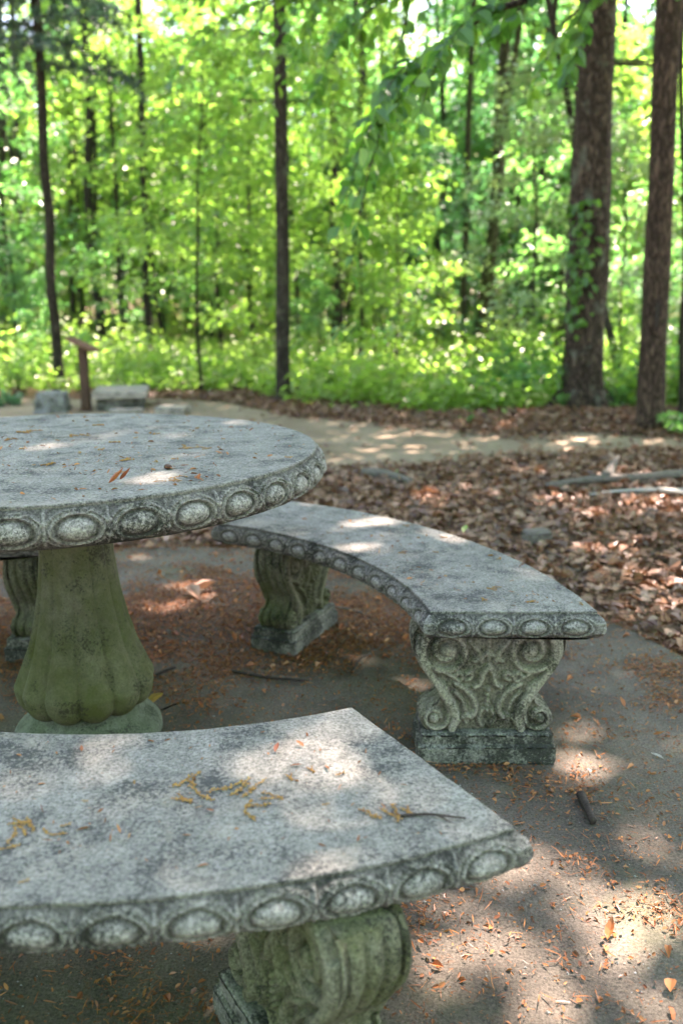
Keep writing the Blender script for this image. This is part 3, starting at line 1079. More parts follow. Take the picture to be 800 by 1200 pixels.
# the two big trunks at the right and the slim one in the middle
def big_extra(mb, P, rad):
    for a in np.linspace(0, 2 * PI, 7)[:-1]:
        a += rng.normal(0, .2)
        t = np.linspace(0, 1, 8)
        r0 = 0.17
        Q = np.stack([(r0 + 0.30 * t) * math.cos(a), (r0 + 0.30 * t) * math.sin(a), 0.22 * (1 - t) ** 2.2 - 0.05], -1)
        mb.add(*tube(Q, 0.085 * (1 - 0.75 * t), 7, 0.1, int(a * 9)))
    stub(3.1, R(8), 1.6, 0.022, 0.05, 0.02)(mb, P, rad)
    stub(2.9, R(170), 0.9, 0.015, -0.05, -0.1)(mb, P, rad)


big, bigP, bigR = px_tree((681, 490), (700, 0), 45, 'bark_ivy', 'thickest trunk, ivy climbing its left side, at the edge of the path', h=17, crown=None, name='ivy_clad_tree', extra=big_extra, n=28, bend=0.03, bump=0.2, flare=0.35)


def hollow_extra(mb, P, rad):
    # lips of a narrow hollow low on the trunk
    i = np.searchsorted(P[:, 2], 0.75)
    c = P[i]
    for s in (-1, 1):
        t = np.linspace(-1, 1, 12)
        Q = np.stack([c[0] - 0.02 + s * 0.026 * np.sqrt(1 - t * t) , c[1] - rad[i] * (1.0 - 0.05 * np.abs(t)), c[2] + 0.15 * t], -1)
        mb.add(*tube(Q, 0.017 * (1 - 0.5 * t * t), 6))
    stub(2.75, R(175), 0.8, 0.012, -0.04, 0.02)(mb, P, rad)
    stub(4.0, R(150), 1.6, 0.02, 0.1, 0.25)(mb, P, rad)


red, redP, redR = px_tree((761, 508), (785, 0), 30, 'bark_red', 'reddish brown trunk with a narrow hollow near its foot, rightmost in front', h=16, crown=None, name='hollow_tree', extra=hollow_extra, n=24, bend=0.035, flare=0.22)
i_ = np.searchsorted(redP[:, 2], 0.75)
tq = np.linspace(-1, 1, 14)
Q_ = np.stack([redP[i_, 0] - 0.02 + 0 * tq, redP[i_, 1] - redR[i_] * 0.99 + 0 * tq, redP[i_, 2] + 0.13 * tq], -1)
link('hollow', mesh('hollow', *tube(Q_, 0.02 * np.sqrt(1 - tq * tq) + 0.001, 8), mat=M['twig_dark']), red)  # solid dark spindle standing in for the shade inside the hollow

mid_t, midP, midR = px_tree((332, 472), (328, 100), 16.5, 'bark_grey', 'slim straight grey trunk standing alone just beyond the path', h=14, crown=None, name='slim_tree', n=18, bend=0.03, flare=0.35)

# ivy up the big trunk
lf = Leafer()
n_iv = 230
zi = 0.9 + 1.05 * rng.random(n_iv) ** 0.9
zi = np.concatenate([zi, 0.05 + 0.9 * rng.random(110)])
ai = R(205) + rng.normal(0, 0.55, len(zi))
ii = np.searchsorted(bigP[:, 2], zi).clip(0, len(bigP) - 1)
rr2 = bigR[ii] * 1.06 + 0.05 * rng.random(len(zi)) ** 2
Pi = bigP[ii].copy()
Pi[:, 2] = zi
Pi[:, 0] += rr2 * np.cos(ai)
Pi[:, 1] += rr2 * np.sin(ai)
keep = fbm(zi * 3, ai * 1.5, seed=44) > -0.1
Pi, ai = Pi[keep], ai[keep]
lf.P.append(Pi)
lf.D.append(unit(np.stack([np.cos(ai) * .5, np.sin(ai) * .5, -0.7 + 0 * ai], -1) + rng.normal(0, .4, Pi.shape)))
lf.N.append(unit(np.stack([np.cos(ai), np.sin(ai), 0.6 + 0 * ai], -1) + rng.normal(0, .35, Pi.shape)))
lf.L.append(0.055 + 0.05 * rng.random(len(Pi)))
lf.C.append(0.1 + 0 * ai)
lf.Rn.append(rng.random(len(Pi)))
link('ivy', lf.mesh('ivy', M['leaf_ivy'], 0.8), big)

# trunks further in, read from the photograph: (base, upper point, width, bark, label, extra kw)
LIST = [
    ((5, 425), (1, 60), 10, 'bark_grey', 'grey trunk cut by the left edge of the photo', dict(crown=0, extra=stub(3.2, 0.4, 1.0, 0.012))),
    ((70, 456), (46, 40), 12, 'bark_dark', 'dark slender trunk leaning left, just left of the wooden signpost', dict(crown=None, h=12, bend=0.14)),
    ((120, 408), (104, 120), 12, 'bark_dark', 'thin dark crooked trunk right behind the wooden signpost', dict(crown=1, h=14, bend=0.12)),
    ((86, 402), (84, 250), 8, 'bark_moss', 'faint grey trunk between the two dark left trunks', dict(crown=1, extra=stub(2.6, 2.7, 1.1, 0.012, 0.0, 0.3))),
    ((176, 425), (170, 240), 9, 'bark_dark', 'dark straight trunk about midway from signpost to slim grey trunk', dict(crown=0, extra=stub(3.2, 0.4, 1.0, 0.012))),
    ((398, 425), (394, 250), 11, 'bark_grey', 'stout grey trunk in shade right of the slim grey trunk', dict(crown=2)),
    ((384, 415), (410, 300), 7, 'bark_dark', 'dark thin trunk leaning right, behind the slim grey trunk', dict(crown=1, extra=stub(2.6, 2.7, 1.1, 0.012, 0.0, 0.3))),
    ((412, 412), (417, 290), 7, 'bark_dark', 'dark thin upright trunk in deep shade right of the stout grey one', dict(crown=0, extra=stub(3.2, 0.4, 1.0, 0.012))),
    ((541, 430), (549, 200), 8, 'bark_moss', 'mossy dark trunk in the middle of the right half, left of the twin stems', dict(crown=2)),
    ((566, 438), (584, 180), 14, 'bark_moss', 'thick mossy stem, lower of the twin stems left of the ivy trunk', dict(crown=0, bend=0.12)),
    ((556, 432), (606, 90), 9, 'bark_moss', 'long mossy stem leaning right across its twin, left of the ivy trunk', dict(crown=1, bend=0.15)),
    ((730, 468), (700, 300), 9, 'bark_dark', 'dark thin trunk leaning left between the two big right trunks', dict(crown=None, h=9, bend=0.1)),
    ((797, 500), (798, 420), 6, 'bark_dark', 'thin dark stem at the right edge beyond the hollow trunk', dict(crown=1, h=9)),
    ((612, 428), (636, 170), 8, 'bark_dark', 'dark trunk seen through leaves close left of the ivy trunk', dict(crown=0, extra=stub(3.2, 0.4, 1.0, 0.012))),
    ((455, 420), (452, 250), 6, 'bark_dark', 'thin stem between the yellow sapling and the mossy dark trunk', dict(crown=1, extra=stub(2.6, 2.7, 1.1, 0.012, 0.0, 0.3))),
    ((196, 410), (150, 60), 6, 'bark_dark', 'thin dark stem arching left high behind the signpost', dict(crown=1, h=15, bend=0.3)),
    ((30, 412), (22, 200), 7, 'bark_moss', 'pale mossy trunk between the left edge trunk and the leaning dark trunk', dict(crown=0, extra=stub(3.2, 0.4, 1.0, 0.012))),
    ((660, 420), (652, 260), 7, 'bark_grey', 'greyish stem hidden in leaves directly left of the ivy', dict(crown=2)),
]
for b, tp, w, bk, lab, kw in LIST:
    kw = dict(kw)
    px_tree(b, tp, w, bk, lab, group='trunks in the wood beyond the path', crown_z=11.5 + rng.random() * 2, **kw)

# deeper wood: fillers that look alike
xs = []
cnt = 0
while cnt < 26:
    y = 20 + 24 * rng.random()
    x = (rng.random() * 2 - 1) * 0.52 * y
    if any(math.hypot(x - a, y - b) < 1.5 for a, b in xs):
        continue
    xs.append((x, y))
    cnt += 1
    side = 'left' if x < -0.12 * y else ('right' if x > 0.13 * y else 'middle')
    dep = 'deep in' if y > 28 else 'inside'
    lab = {'left': 'thin distant trunk %s the wood on the left side', 'middle': 'thin distant trunk %s the wood behind the slim grey trunk', 'right': 'thin distant trunk %s the wood behind the ivy trunk'}[side] % dep
    tall_tree(x, y, 0.035 + 0.075 * rng.random(), 13 + 4 * rng.random(), (rng.normal(0, .07), 0), ['bark_dark', 'bark_grey', 'bark_moss', 'bark_dark'][cnt % 4], lab, crown=cnt % 3, crown_z=11.5 + 3 * rng.random(), name='distant_tree', group='distant trunks in the wood', n=8, bend=0.28)


# ------------------------------------------------------------------ unseen shade canopy over table and path, gaps shaped to cast sun patches
HOLES = []   # (x, y, z of the lit surface, radius, openness)


def hole(px, py, z, r, k=0.8):
    g = G(px, py, z)
    HOLES.append((g[0], g[1], z, r, k))


for a in ((395, 868, .10), (360, 905, .07), (455, 935, .09), (430, 985, .12), (530, 965, .09), (470, 900, .06), (40, 1040, .12), (300, 985, .10, .5), (130, 1000, .08, .4), (240, 900, .07, .35)):
    hole(a[0], a[1], .43, a[2] * 1.1, (a[3] if len(a) > 3 else .75) * .92)
for a in ((415, 612, .12), (455, 640, .10), (390, 600, .09), (545, 668, .07, .5), (650, 690, .06, .5), (500, 640, .08, .4)):
    hole(a[0], a[1], .43, a[2] * 1.4, (a[3] if len(a) > 3 else .75) * .95)
for a in ((265, 690, .11), (215, 665, .10), (330, 668, .10), (250, 775, .07), (240, 832, .10), (285, 835, .08), (430, 752, .10), (680, 886, .11), (645, 925, .06), (700, 850, .05), (560, 1075, .13), (650, 1040, .11), (700, 1085, .13), (520, 1130, .10), (640, 1140, .11), (590, 1010, .06), (745, 985, .08), (790, 905, .09), (720, 1170, .1), (600, 1180, .1), (640, 960, .05), (760, 1060, .07, .5), (320, 745, .06, .5), (20, 800, .1, .5)):
    hole(a[0], a[1], 0, a[2], (a[3] if len(a) > 3 else .75) * 1.08)
for a in ((775, 690, .25), (720, 645, .18), (690, 605, .2), (560, 578, .25), (640, 590, .2), (780, 600, .3), (780, 645, .2), (500, 590, .15), (430, 575, .2), (600, 555, .2), (730, 565, .25),
          (420, 512, .5), (480, 503, .35), (560, 512, .35), (640, 520, .25), (540, 528, .3), (700, 522, .25), (400, 540, .3), (470, 530, .3), (300, 478, .9), (230, 470, .9), (350, 488, .5), (760, 517, .2), (620, 500, .3), (500, 488, .4)):
    hole(a[0], a[1], -0.0, a[2] * 1.3, .85 if a[1] > 550 else .6)
HOLES = np.array(HOLES)


def openness(x, y, z):
    """how much of the sun reaches a point near the ground (design of the canopy's gaps)"""
    o = 0.02 + 0.7 * np.clip(fbm(x * 1.6, y * 1.6, seed=71) - 0.32, 0, 1) * 2
    for hx, hy, hz, r, k in HOLES:
        # compare in the sun's own projection: slide both to z = 0
        ux = x - SUN[0] / SUN[2] * (z - 0)
        uy = y - SUN[1] / SUN[2] * (z - 0)
        vx = hx - SUN[0] / SUN[2] * hz
        vy = hy - SUN[1] / SUN[2] * hz
        d = np.hypot(ux - vx, uy - vy) / r
        o = np.maximum(o, k * np.clip(1.5 - d, 0, 1))
    return np.clip(o, 0, 1)


NC = 92000
gxc = -4.0 + 8.8 * rng.random(NC)
gyc = -1.6 + 12.2 * rng.random(NC)
zc = 7.2 + 4.0 * rng.random(NC)
# beyond the path the canopy opens
edge = np.clip((gyc - 8.0) / 2.4, 0, 1) * 0.75
op = np.maximum(openness(gxc, gyc, 0 * gxc), edge)
kp = rng.random(NC) > op
sx_ = gxc + SUN[0] / SUN[2] * zc
sy_ = gyc + SUN[1] / SUN[2] * zc
CP = np.stack([sx_, sy_, zc], -1)[kp]

own = [big, red, mid_t]
ownP = [bigP, redP, midP]
beech = thing('beech_tree', 'beech whose leafy low branch hangs into the top of the picture', 'tree', (3.3, 4.3, ground_z(3.3, 4.3)))
bmb = MB()
bP, bR = trunk_geo(bmb, 13, 0.14, (0.0, 0.01), 0.05, 0.4, 77, 20, 40, 0.06)
own.append(beech)
ownP.append(bP)
loc = np.array([[o.location.x, o.location.y] for o in own]) + np.array([[0, 0], [0.4, -0.2], [0, 0], [0.2, 0.6]])
d2 = ((CP[:, None, :2] - loc[None]) ** 2).sum(-1)
who = d2.argmin(1)
for k, o in enumerate(own):
    pts = CP[who == k] - np.array(o.location)
    mb = MB() if o is not beech else bmb
    if len(pts):
        Pk = ownP[k]
        sel = pts[rng.choice(len(pts), min(26, len(pts)), replace=False)]
        for q in sel:
            i = np.searchsorted(Pk[:, 2], q[2] - 0.9 - 0.25 * np.hypot(q[0], q[1])).clip(6, len(Pk) - 2)
            v = q - Pk[i]
            limb(mb, Pk[i], v, np.linalg.norm(v), 0.035, k * 100 + int(q[2] * 10), 0.02, 5, 8)
        if o is not beech:
            link('limbs', mb.mesh('limbs', M['bark_grey']), o)
        lf = Leafer()
        lf.cloud(pts, 0.15, 0.45)
        link('crown', lf.mesh('crown', M['leaf_canopy'], 0.62), o)

# the low beech branch in front, upper middle of the frame
blf = Leafer()


def wpt(px, py, Y):
    return W(px, py, Y) - np.array(beech.location)


def branch(pts, r0, r1, nleaf, L, sub=0, rr=(0, 1), subL=0.5):
    P = _smooth3(np.array(pts))
    bmb.add(*tube(P, np.linspace(r0, r1, len(P)), 7))
    if nleaf:
        blf.twig(P[len(P) // 4:], nleaf, L, 0.3, 0.7, rr)
    for k in range(sub):
        i = int(len(P) * (0.15 + 0.8 * (k + rng.random()) / sub)) % (len(P) - 1)
        d = unit(P[i + 1] - P[i])
        s = 1 if k % 2 else -1
        d2 = d * 0.6 + s * unit(np.cross(d, [0, 0, 1.0])) * (0.5 + 0.4 * rng.random()) + np.array([0, 0, -0.12 + rng.normal(0, .28)])
        Q = limb(bmb, P[i], d2, subL * (0.6 + 0.7 * rng.random()), r1 * 1.2, k * 17 + int(P[i][2] * 50), 0.35, 4, 8)
        blf.twig(Q, int(nleaf * 0.35) + 6, L, 0.35, 0.7, rr)


def _smooth3(p, n=10):
    p = np.concatenate([[2 * p[0] - p[1]], p, [2 * p[-1] - p[-2]]])
    out = []
    for i in range(1, len(p) - 2):
        for t in np.linspace(0, 1, n, endpoint=False):
            a, b, c, d = p[i - 1], p[i], p[i + 1], p[i + 2]
            out.append(0.5 * (2 * b + (c - a) * t + (2 * a - 5 * b + 4 * c - d) * t * t + (3 * b - a - 3 * c + d) * t ** 3))
    out.append(p[-2])
    return np.array(out)


branch([(0.0, 0.05, 4.2), (-0.7, 0.15, 3.7), (-1.5, 0.2, 3.0), wpt(650, -16, 4.6), wpt(575, 15, 4.6), wpt(515, 55, 4.6), wpt(460, 100, 4.6), wpt(430, 145, 4.6)], 0.03, 0.004, 40, 0.095, 22, (0.0, 0.9), 0.75)
branch([(0.0, 0.1, 4.6), (-1.0, 0.9, 4.2), wpt(640, -80, 5.6), wpt(540, -45, 5.6), wpt(450, 0, 5.6), wpt(390, 50, 5.6)], 0.025, 0.004, 40, 0.085, 16, (0.2, 1.0), 0.6)
branch([(0.0, 0.1, 4.9), (-0.8, 0.7, 4.4), wpt(760, -60, 5.4), wpt(690, 0, 5.4), wpt(640, 45, 5.4)], 0.02, 0.004, 18, 0.10, 6, (0.4, 1.0), 0.45)
branch([(0.0, 0.2, 5.4), (-1.4, 1.8, 5.0), wpt(520, -120, 6.6), wpt(430, -70, 6.6), wpt(360, -25, 6.6), wpt(300, 15, 6.6)], 0.025, 0.004, 36, 0.09, 20, (0.4, 1.0), 1.0)
link('trunk', bmb.mesh('trunk', M['bark_grey']), beech)
link('leaves', blf.mesh('leaves', M['leaf_branch'], 0.64, True), beech)


# low limbs of the slim middle tree, leafy at the top of the frame
def low_crown(o, P, zlo, zhi, nl, reach, L, mat, tilt=0.4, dens=1.0, bark='bark_grey', rr=(0, 1), amin=0, amax=2 * PI):
    mb, lf = MB(), Leafer()
    for k in range(nl):
        z = zlo + (zhi - zlo) * (k + rng.random()) / nl
        i = np.searchsorted(P[:, 2], z).clip(1, len(P) - 2)
        a = amin + (amax - amin) * ((k * 0.382 + rng.random() * 0.15) % 1)
        Q = limb(mb, P[i], np.array([math.cos(a), math.sin(a), 0.12]), reach * (0.6 + 0.6 * rng.random()), 0.014, k * 31, 0.25)
        lf.twig(Q[2:], int(14 * dens), L, 0.4, tilt, rr)
        for j in range(6):
            i2 = 1 + j
            dd = unit(Q[i2 + 1] - Q[i2])
            s = 1 if j % 2 else -1
            Q2 = limb(mb, Q[i2], dd * 0.6 + s * np.array([-dd[1], dd[0], 0.0]) * 0.8 + np.array([0, 0, rng.normal(-.05, .15)]), reach * 0.42 * (0.6 + 0.6 * rng.random()), 0.005, k * 7 + j, 0.3, 4, 6)
            lf.twig(Q2, int(12 * dens), L, 0.4, tilt, rr)
    link('low_limbs', mb.mesh('low_limbs', M[bark]), o)
    link('leaves', lf.mesh('leaves', M[mat]), o)


low_crown(mid_t, midP, 2.9, 6.0, 16, 1.7, 0.11, 'leaf_lime', rr=(0.1, 1.0))
low_crown(red, redP, 3.4, 6.0, 8, 1.5, 0.10, 'leaf_lime', rr=(0.3, 1.0))
low_crown(big, bigP, 3.6, 6.5, 9, 1.8, 0.10, 'leaf_mid')

# needle tree at the upper left: dark blue-green sprays on the leaning trunk
for o in list(bpy.data.objects):
    if o.get('label') == 'dark slender trunk leaning left, just left of the wooden signpost':
        mb, lf = MB(), Leafer()
        lnx = (W(46, 40, o.location.y)[0] - o.location.x) / (W(46, 40, o.location.y)[2])
        for k in range(20):
            z = 3.85 + 2.6 * (k + rng.random()) / 27
            p = np.array([lnx * z, 0.0, z])
            a = k * 2.4
            Q = limb(mb, p, np.array([math.cos(a), math.sin(a), 0.05]), 1.3 * (0.6 + 0.5 * rng.random()), 0.012, k, 0.2)
            for j in range(7):
                s = 1 if j % 2 else -1
                dd = unit(Q[j + 1] - Q[j])
                Q2 = limb(mb, Q[j], dd * 0.7 + s * np.array([-dd[1], dd[0], 0.0]) * 0.7, 0.5, 0.004, j, 0.3, 3, 5)
                n = 110
                t = rng.random(n)
                i = (t * 3.99).astype(int)
                f = (t * 4 - i)[:, None]
                pp = Q2[i] * (1 - f) + Q2[i + 1] * f
                lf.P.append(pp)
                lf.D.append(unit(unit(Q2[-1] - Q2[0])[None] * 0.6 + rng.normal(0, .6, (n, 3))))
                lf.N.append(up_rand(n, .6))
                lf.L.append(0.07 + 0.05 * rng.random(n))
                lf.C.append(0 * t)
                lf.Rn.append(rng.random(n))
        link('low_limbs', mb.mesh('low_limbs', M['bark_dark']), o)
        link('needles', lf.mesh('needles', M['leaf_pine'], 0.17), o)


# ------------------------------------------------------------------ understory
def sapling(x, y, kind, i, label, s=1.0, group='leafy saplings in the understory', name='sapling'):
    tm, cm = SAP[kind][i % len(SAP[kind])]
    o = thing(name, label, 'sapling', (x, y, ground_z(x, y)), rng.random() * 6.28, group, s)
    link('trunk', tm, o)
    link('crown', cm, o)
    return o


def sap_px(px, py, Y, kind, i, label, s=1.0):
    w = W(px, py, Y)
    return sapling(w[0], Y, kind, i, label, s)


sap_px(236, 440, 11.2, 'lime', 0, 'brown stemmed lime green sapling between signpost and slim grey trunk', .85)
sap_px(462, 430, 11.6, 'lime', 1, 'bright yellow-green sapling right of the slim grey trunk', .78)
sap_px(420, 430, 13.0, 'lime', 2, 'lime sapling with tiered sprays behind the yellow-green one', .8)
sap_px(625, 430, 10.6, 'pale', 0, 'sunlit pale leaved sapling against the left of the ivy trunk', .78)
sap_px(648, 430, 12.4, 'mid', 0, 'green sapling showing between ivy trunk and twin stems', .8)
sap_px(728, 430, 11.0, 'pale', 0, 'green sapling filling the gap between the two big right trunks', .7)
sap_px(510, 430, 15.5, 'deep', 0, 'shaded deep green sapling left of the twin mossy stems', .7)
sap_px(600, 430, 17.5, 'deep', 1, 'deep green sapling behind the twin mossy stems', 1.0)
sap_px(300, 430, 14.0, 'lime', 0, 'sunlit lime sapling close left of the slim grey trunk', .95)
sap_px(20, 430, 15.0, 'mid', 0, 'green sapling at the left edge under the pine boughs', .95)
sap_px(150, 430, 17.0, 'lime', 2, 'tall lime sapling behind the dark straight trunk', 1.0)
sap_px(790, 430, 12.5, 'mid', 2, 'green sapling at the right edge behind the hollow trunk', .9)
sap_px(350, 430, 16.0, 'lime', 2, 'tall lime sapling behind the slim grey trunk', .95)

def in_front(x, y, w):
    """keeps young growth from standing right before the larger stems"""
    p = 400 + CAM_F * x / (y * math.cos(CAM_PITCH) + CAM_H * math.sin(CAM_PITCH))
    return any(abs(p - c) < w and y < Y_ for c, Y_ in ((112, 21), (545, 17), (583, 16.5), (85, 22), (172, 19), (400, 19), (630, 17), (215, 20)))


pl = []
cnt = 0
while cnt < 95:
    u = rng.random() * 2 - 1
    y = (16.5 if u < 0.15 else 14.0) + 20 * rng.random() ** 0.9
    x = u * 0.50 * y
    if any(math.hypot(x - a, y - b) < 1.0 for a, b in pl) or in_front(x, y, 42):
        continue
    pl.append((x, y))
    cnt += 1
    right = u > 0.1
    q = rng.random()
    if right:
        kind = 'deep' if q < 0.3 else ('mid' if q < 0.75 else 'lime')
    else:
        kind = 'lime' if q < 0.55 else ('mid' if q < 0.9 else 'deep')
    nm = {'lime': 'lime green', 'mid': 'fresh green', 'deep': 'dark green'}[kind]
    reg = 'right half of the wood' if u > 0.1 else ('left half of the wood' if u < -0.25 else 'middle of the wood')
    dep = 'far back' if y > 25 else 'part way back'
    sapling(x, y, kind, cnt, '%s leafy sapling %s in the %s' % (nm, dep, reg), (0.85 + 0.6 * rng.random()) * (1.0 if y < 21 else 1.0 + 0.35 * rng.random()))

# taller leafy trees that close the upper part of the view
for k in range(27):
    y = 23 + 14 * rng.random()
    u = -1 + 2 * (k + rng.random()) / 27
    kind = ['lime', 'mid', 'lime', 'deep'][k % 4] if u < 0.1 else ['mid', 'deep', 'mid', 'lime'][k % 4]
    reg = 'right half of the wood' if u > 0.1 else ('left half of the wood' if u < -0.25 else 'middle of the wood')
    nm = {'lime': 'lime green', 'mid': 'fresh green', 'deep': 'dark green'}[kind]
    sapling(u * 0.46 * y, y, kind, k + (1 if kind == 'mid' else 2), 'tall %s leafy tree rising high in the %s' % (nm, reg), 1.75 + 0.7 * rng.random(), 'tall leafy trees in the wood', 'leafy_tree')

# low bushes that fill the wood between the stems
pl = []
cnt = 0
while cnt < 110:
    y = 12.5 + 20 * rng.random()
    u = rng.random() * 2 - 1
    x = u * 0.48 * y
    if any(math.hypot(x - a, y - b) < 0.7 for a, b in pl) or in_front(x, y, 20):
        continue
    pl.append((x, y))
    cnt += 1
    q = rng.random() + (0.25 if u > 0.05 else 0)
    kind = 'lime' if q < 0.55 else ('mid' if q < 0.95 else 'deep')
    nm = {'lime': 'lime green', 'mid': 'fresh green', 'deep': 'dark green'}[kind]
    reg = 'right half of the wood' if u > 0.1 else ('left half of the wood' if u < -0.25 else 'middle of the wood')
    sapling(x, y, kind, cnt + 1, 'low %s bush under the trees in the %s' % (nm, reg), 0.30 + 0.2 * rng.random(), 'low bushes in the understory', 'bush')

# far-off wood that closes the view
lf = Leafer()
n = 70000
yy = 34 + 16 * rng.random(n)
xx = (rng.random(n) * 2 - 1) * 0.62 * yy
zz = (5 + 0.6 * (yy - 34)) * rng.random(n) ** 0.85
kk = fbm(xx * 0.30, zz * 0.45, yy * 0.2, seed=81) > -0.22
P = np.stack([xx, yy, zz + 0.02 * (yy - 30)], -1)[kk]
lf.cloud(P, 0.40, 0.6)
tag(link('distant_foliage', lf.mesh('distant_foliage', M['leaf_lime'], 0.6)), 'sunlit foliage of the far-off wood closing the view', 'foliage', kind='stuff')

# same wood beside and behind the viewer: unseen, added to dim the open sky
lf = Leafer()
n = 26000
a = R(62) + R(298) * rng.random(n) * 1.0 - R(0)
a = np.where(a > 2 * PI, a - 2 * PI, a)
rad_ = 9 + 9 * rng.random(n)
ang = PI / 2 - R(40) - (R(280) * rng.random(n))
xx, yy = rad_ * np.cos(ang), 3 + rad_ * np.sin(ang)
zz = 11 * rng.random(n) ** 0.8
kk = fbm(xx * 0.4, zz * 0.5, yy * 0.4, seed=83) > -0.25
lf.cloud(np.stack([xx, yy, zz], -1)[kk], 0.42, 0.6)
tag(link('surrounding_foliage', lf.mesh('surrounding_foliage', M['leaf_mid'], 0.6)), 'foliage of the wood on the other sides of the clearing', 'foliage', kind='stuff')

# low plants beyond the path
lf = Leafer()
n = 8500
cx = []
while len(cx) < n:
    y = 8.6 + 26 * rng.random() ** 1.6
    x = (rng.random() * 2 - 1) * 0.50 * y
    far = float(path_far(x)) if -9 < x < 13 else 9
    m = 0.75 if x < 1.0 else 0.35
    if y < far + (0.9 if x > -1.2 else 0.8) or vnoise(x * .8, y * .8, seed=91) > m - 0.35 * (y < far + 1.8) or math.hypot(x - 2.4, y - 8.4) < 0.55:
        continue
    cx.append((x, y))
for x, y in cx:
    hgt = 0.10 + (0.25 + 0.75 * max(0, float(vnoise(x * .9, y * .9, seed=92)) + 0.25)) * rng.random() ** 1.2
    k = rng.integers(5, 10)
    z0 = ground_z(x, y)
    p = np.stack([x + rng.normal(0, .11, k), y + rng.normal(0, .11, k), z0 + hgt * (0.35 + 0.7 * rng.random(k))], -1)
    b = rng.random() * 0.5 + (0.5 if x < 1 else 0.1)
    lf.cloud(p, 0.105, 0.4, (b, b + 0.3))
tag(link('undergrowth', lf.mesh('undergrowth', M['leaf_lime'], 0.6)), 'low bright green plants covering the ground beyond the path', 'undergrowth', kind='stuff')


# small leafy shrubs one can tell apart
def shrub(px, py, h, w, nst, mat, label, L=0.09, Y=None, rr=(0, 1)):
    g = G(px, py) if Y is None else W(px, py, Y)
    z = ground_z(g[0], g[1])
    mb, lf = MB(), Leafer()
    for k in range(nst):
        a = k * 2.4
        q = (k + .5) / nst
        Q = limb(mb, np.array([0.03 * math.cos(a), 0.03 * math.sin(a), -0.02]), np.array([math.cos(a) * w / h * 1.4 * q, math.sin(a) * w / h * 1.4 * q, 1.15 - 0.6 * q]), h * (0.65 + 0.5 * rng.random()), 0.006, k + int(px), 0.12)
        lf.twig(Q[2:], 18, L, 0.3, 0.7, rr)
    o = thing('shrub', label, 'shrub', (g[0], g[1], z), 0, 'shrubs at the edge of the path')
    link('stems', mb.mesh('stems', M['bark_dark']), o)
    link('leaves', lf.mesh('leaves', M[mat]), o)


shrub(545, 478, .42, .26, 13, 'leaf_lime', 'yellow-green shrub at the path edge below the twin mossy stems', .085)
shrub(515, 476, .30, .22, 10, 'leaf_lime', 'lower yellow-green shrub just left of the taller one', .08)
shrub(608, 482, .62, .30, 13, 'leaf_mid', 'pale sunlit shrub at the left foot of the ivy trunk', .085)
shrub(722, 490, .30, .2, 9, 'leaf_mid', 'small green plant on the bank between the two big right trunks', .08)
shrub(792, 512, .3, .2, 9, 'leaf_mid', 'small green plant right of the hollow trunk at the frame edge', .08)
for k, (px, py, hh, ww, mm, lab) in enumerate((
        (240, 455, .55, .35, 'leaf_lime', 'lime shrub at the foot of the brown stemmed sapling'),
        (282, 458, .45, .35, 'leaf_lime', 'bright shrub just left of the slim grey trunk base'),
        (378, 462, .60, .40, 'leaf_lime', 'tall bright shrub just right of the slim grey trunk base'),
        (478, 458, .50, .40, 'leaf_lime', 'bright broad shrub midway from slim grey trunk to twin stems'),
        (590, 470, .75, .40, 'leaf_mid', 'tall pale shrub left of the ivy trunk, behind the path edge shrub'),
        (632, 470, .80, .40, 'leaf_mid', 'tall leafy shrub touching the left side of the ivy trunk'),
        (738, 480, .65, .35, 'leaf_mid', 'leafy shrub behind the bank between the two big right trunks'),
        (718, 470, .95, .40, 'leaf_lime', 'tall light shrub just right of the ivy trunk'),
        (795, 485, .80, .40, 'leaf_mid', 'tall leafy shrub right of the hollow trunk'),
        (145, 446, .50, .45, 'leaf_lime', 'bright shrub behind the low pale stone bench'),
        (90, 446, .55, .40, 'leaf_lime', 'bright shrub directly behind the leaning dark trunk'),
        (45, 440, .75, .45, 'leaf_lime', 'tall lime shrub left of the leaning dark trunk'))):
    shrub(px, py, hh, ww, 15, mm, lab, .095)
shrub(436, 466, .35, .3, 11, 'leaf_lime', 'light green shrub right of the slim grey trunk', .085)
shrub(22, 462, .62, .34, 16, 'leaf_lime', 'bright lime shrub at the left edge behind the grey rock', .09)
shrub(185, 452, .5, .4, 14, 'leaf_lime', 'bright green shrub right of the signpost, beyond the stone slab', .09)
shrub(546, 501, .09, .05, 4, 'leaf_mid', 'tiny green seedling alone in the leaf litter beyond the path', .05)
shrub(456, 563, .07, .05, 4, 'leaf_mid', 'tiny green sprig beside the short log on the litter', .045)
shrub(12, 476, .2, .15, 8, 'leaf_deep', 'small dark green plant in front of the grey rock at the left', .07)
# ------------------------------------------------------------------ things in the background at the left
g = G(102, 483)
sp = thing('signpost', 'brown wooden post with a slanted board on top, behind the round table', 'signpost', (g[0], g[1], ground_z(g[0], g[1])), R(-8))
b_ = MB()
b_.add(*rough_box(0.085, 0.075, 0.0, 0.66, 0.006, 0.002, 41))
link('post', b_.mesh('post', M['wood_post']), sp)
b_ = MB()
V, F = rough_box(0.31, 0.22, -0.013, 0.013, 0.006, 0.0015, 42)
th = R(24)
V = np.stack([V[:, 0] * math.cos(th) + V[:, 2] * math.sin(th), V[:, 1], -V[:, 0] * math.sin(th) + V[:, 2] * math.cos(th)], -1)
V[:, 2] += 0.69
b_.add(V, F)
link('board', b_.mesh('board', M['wood_board']), sp)


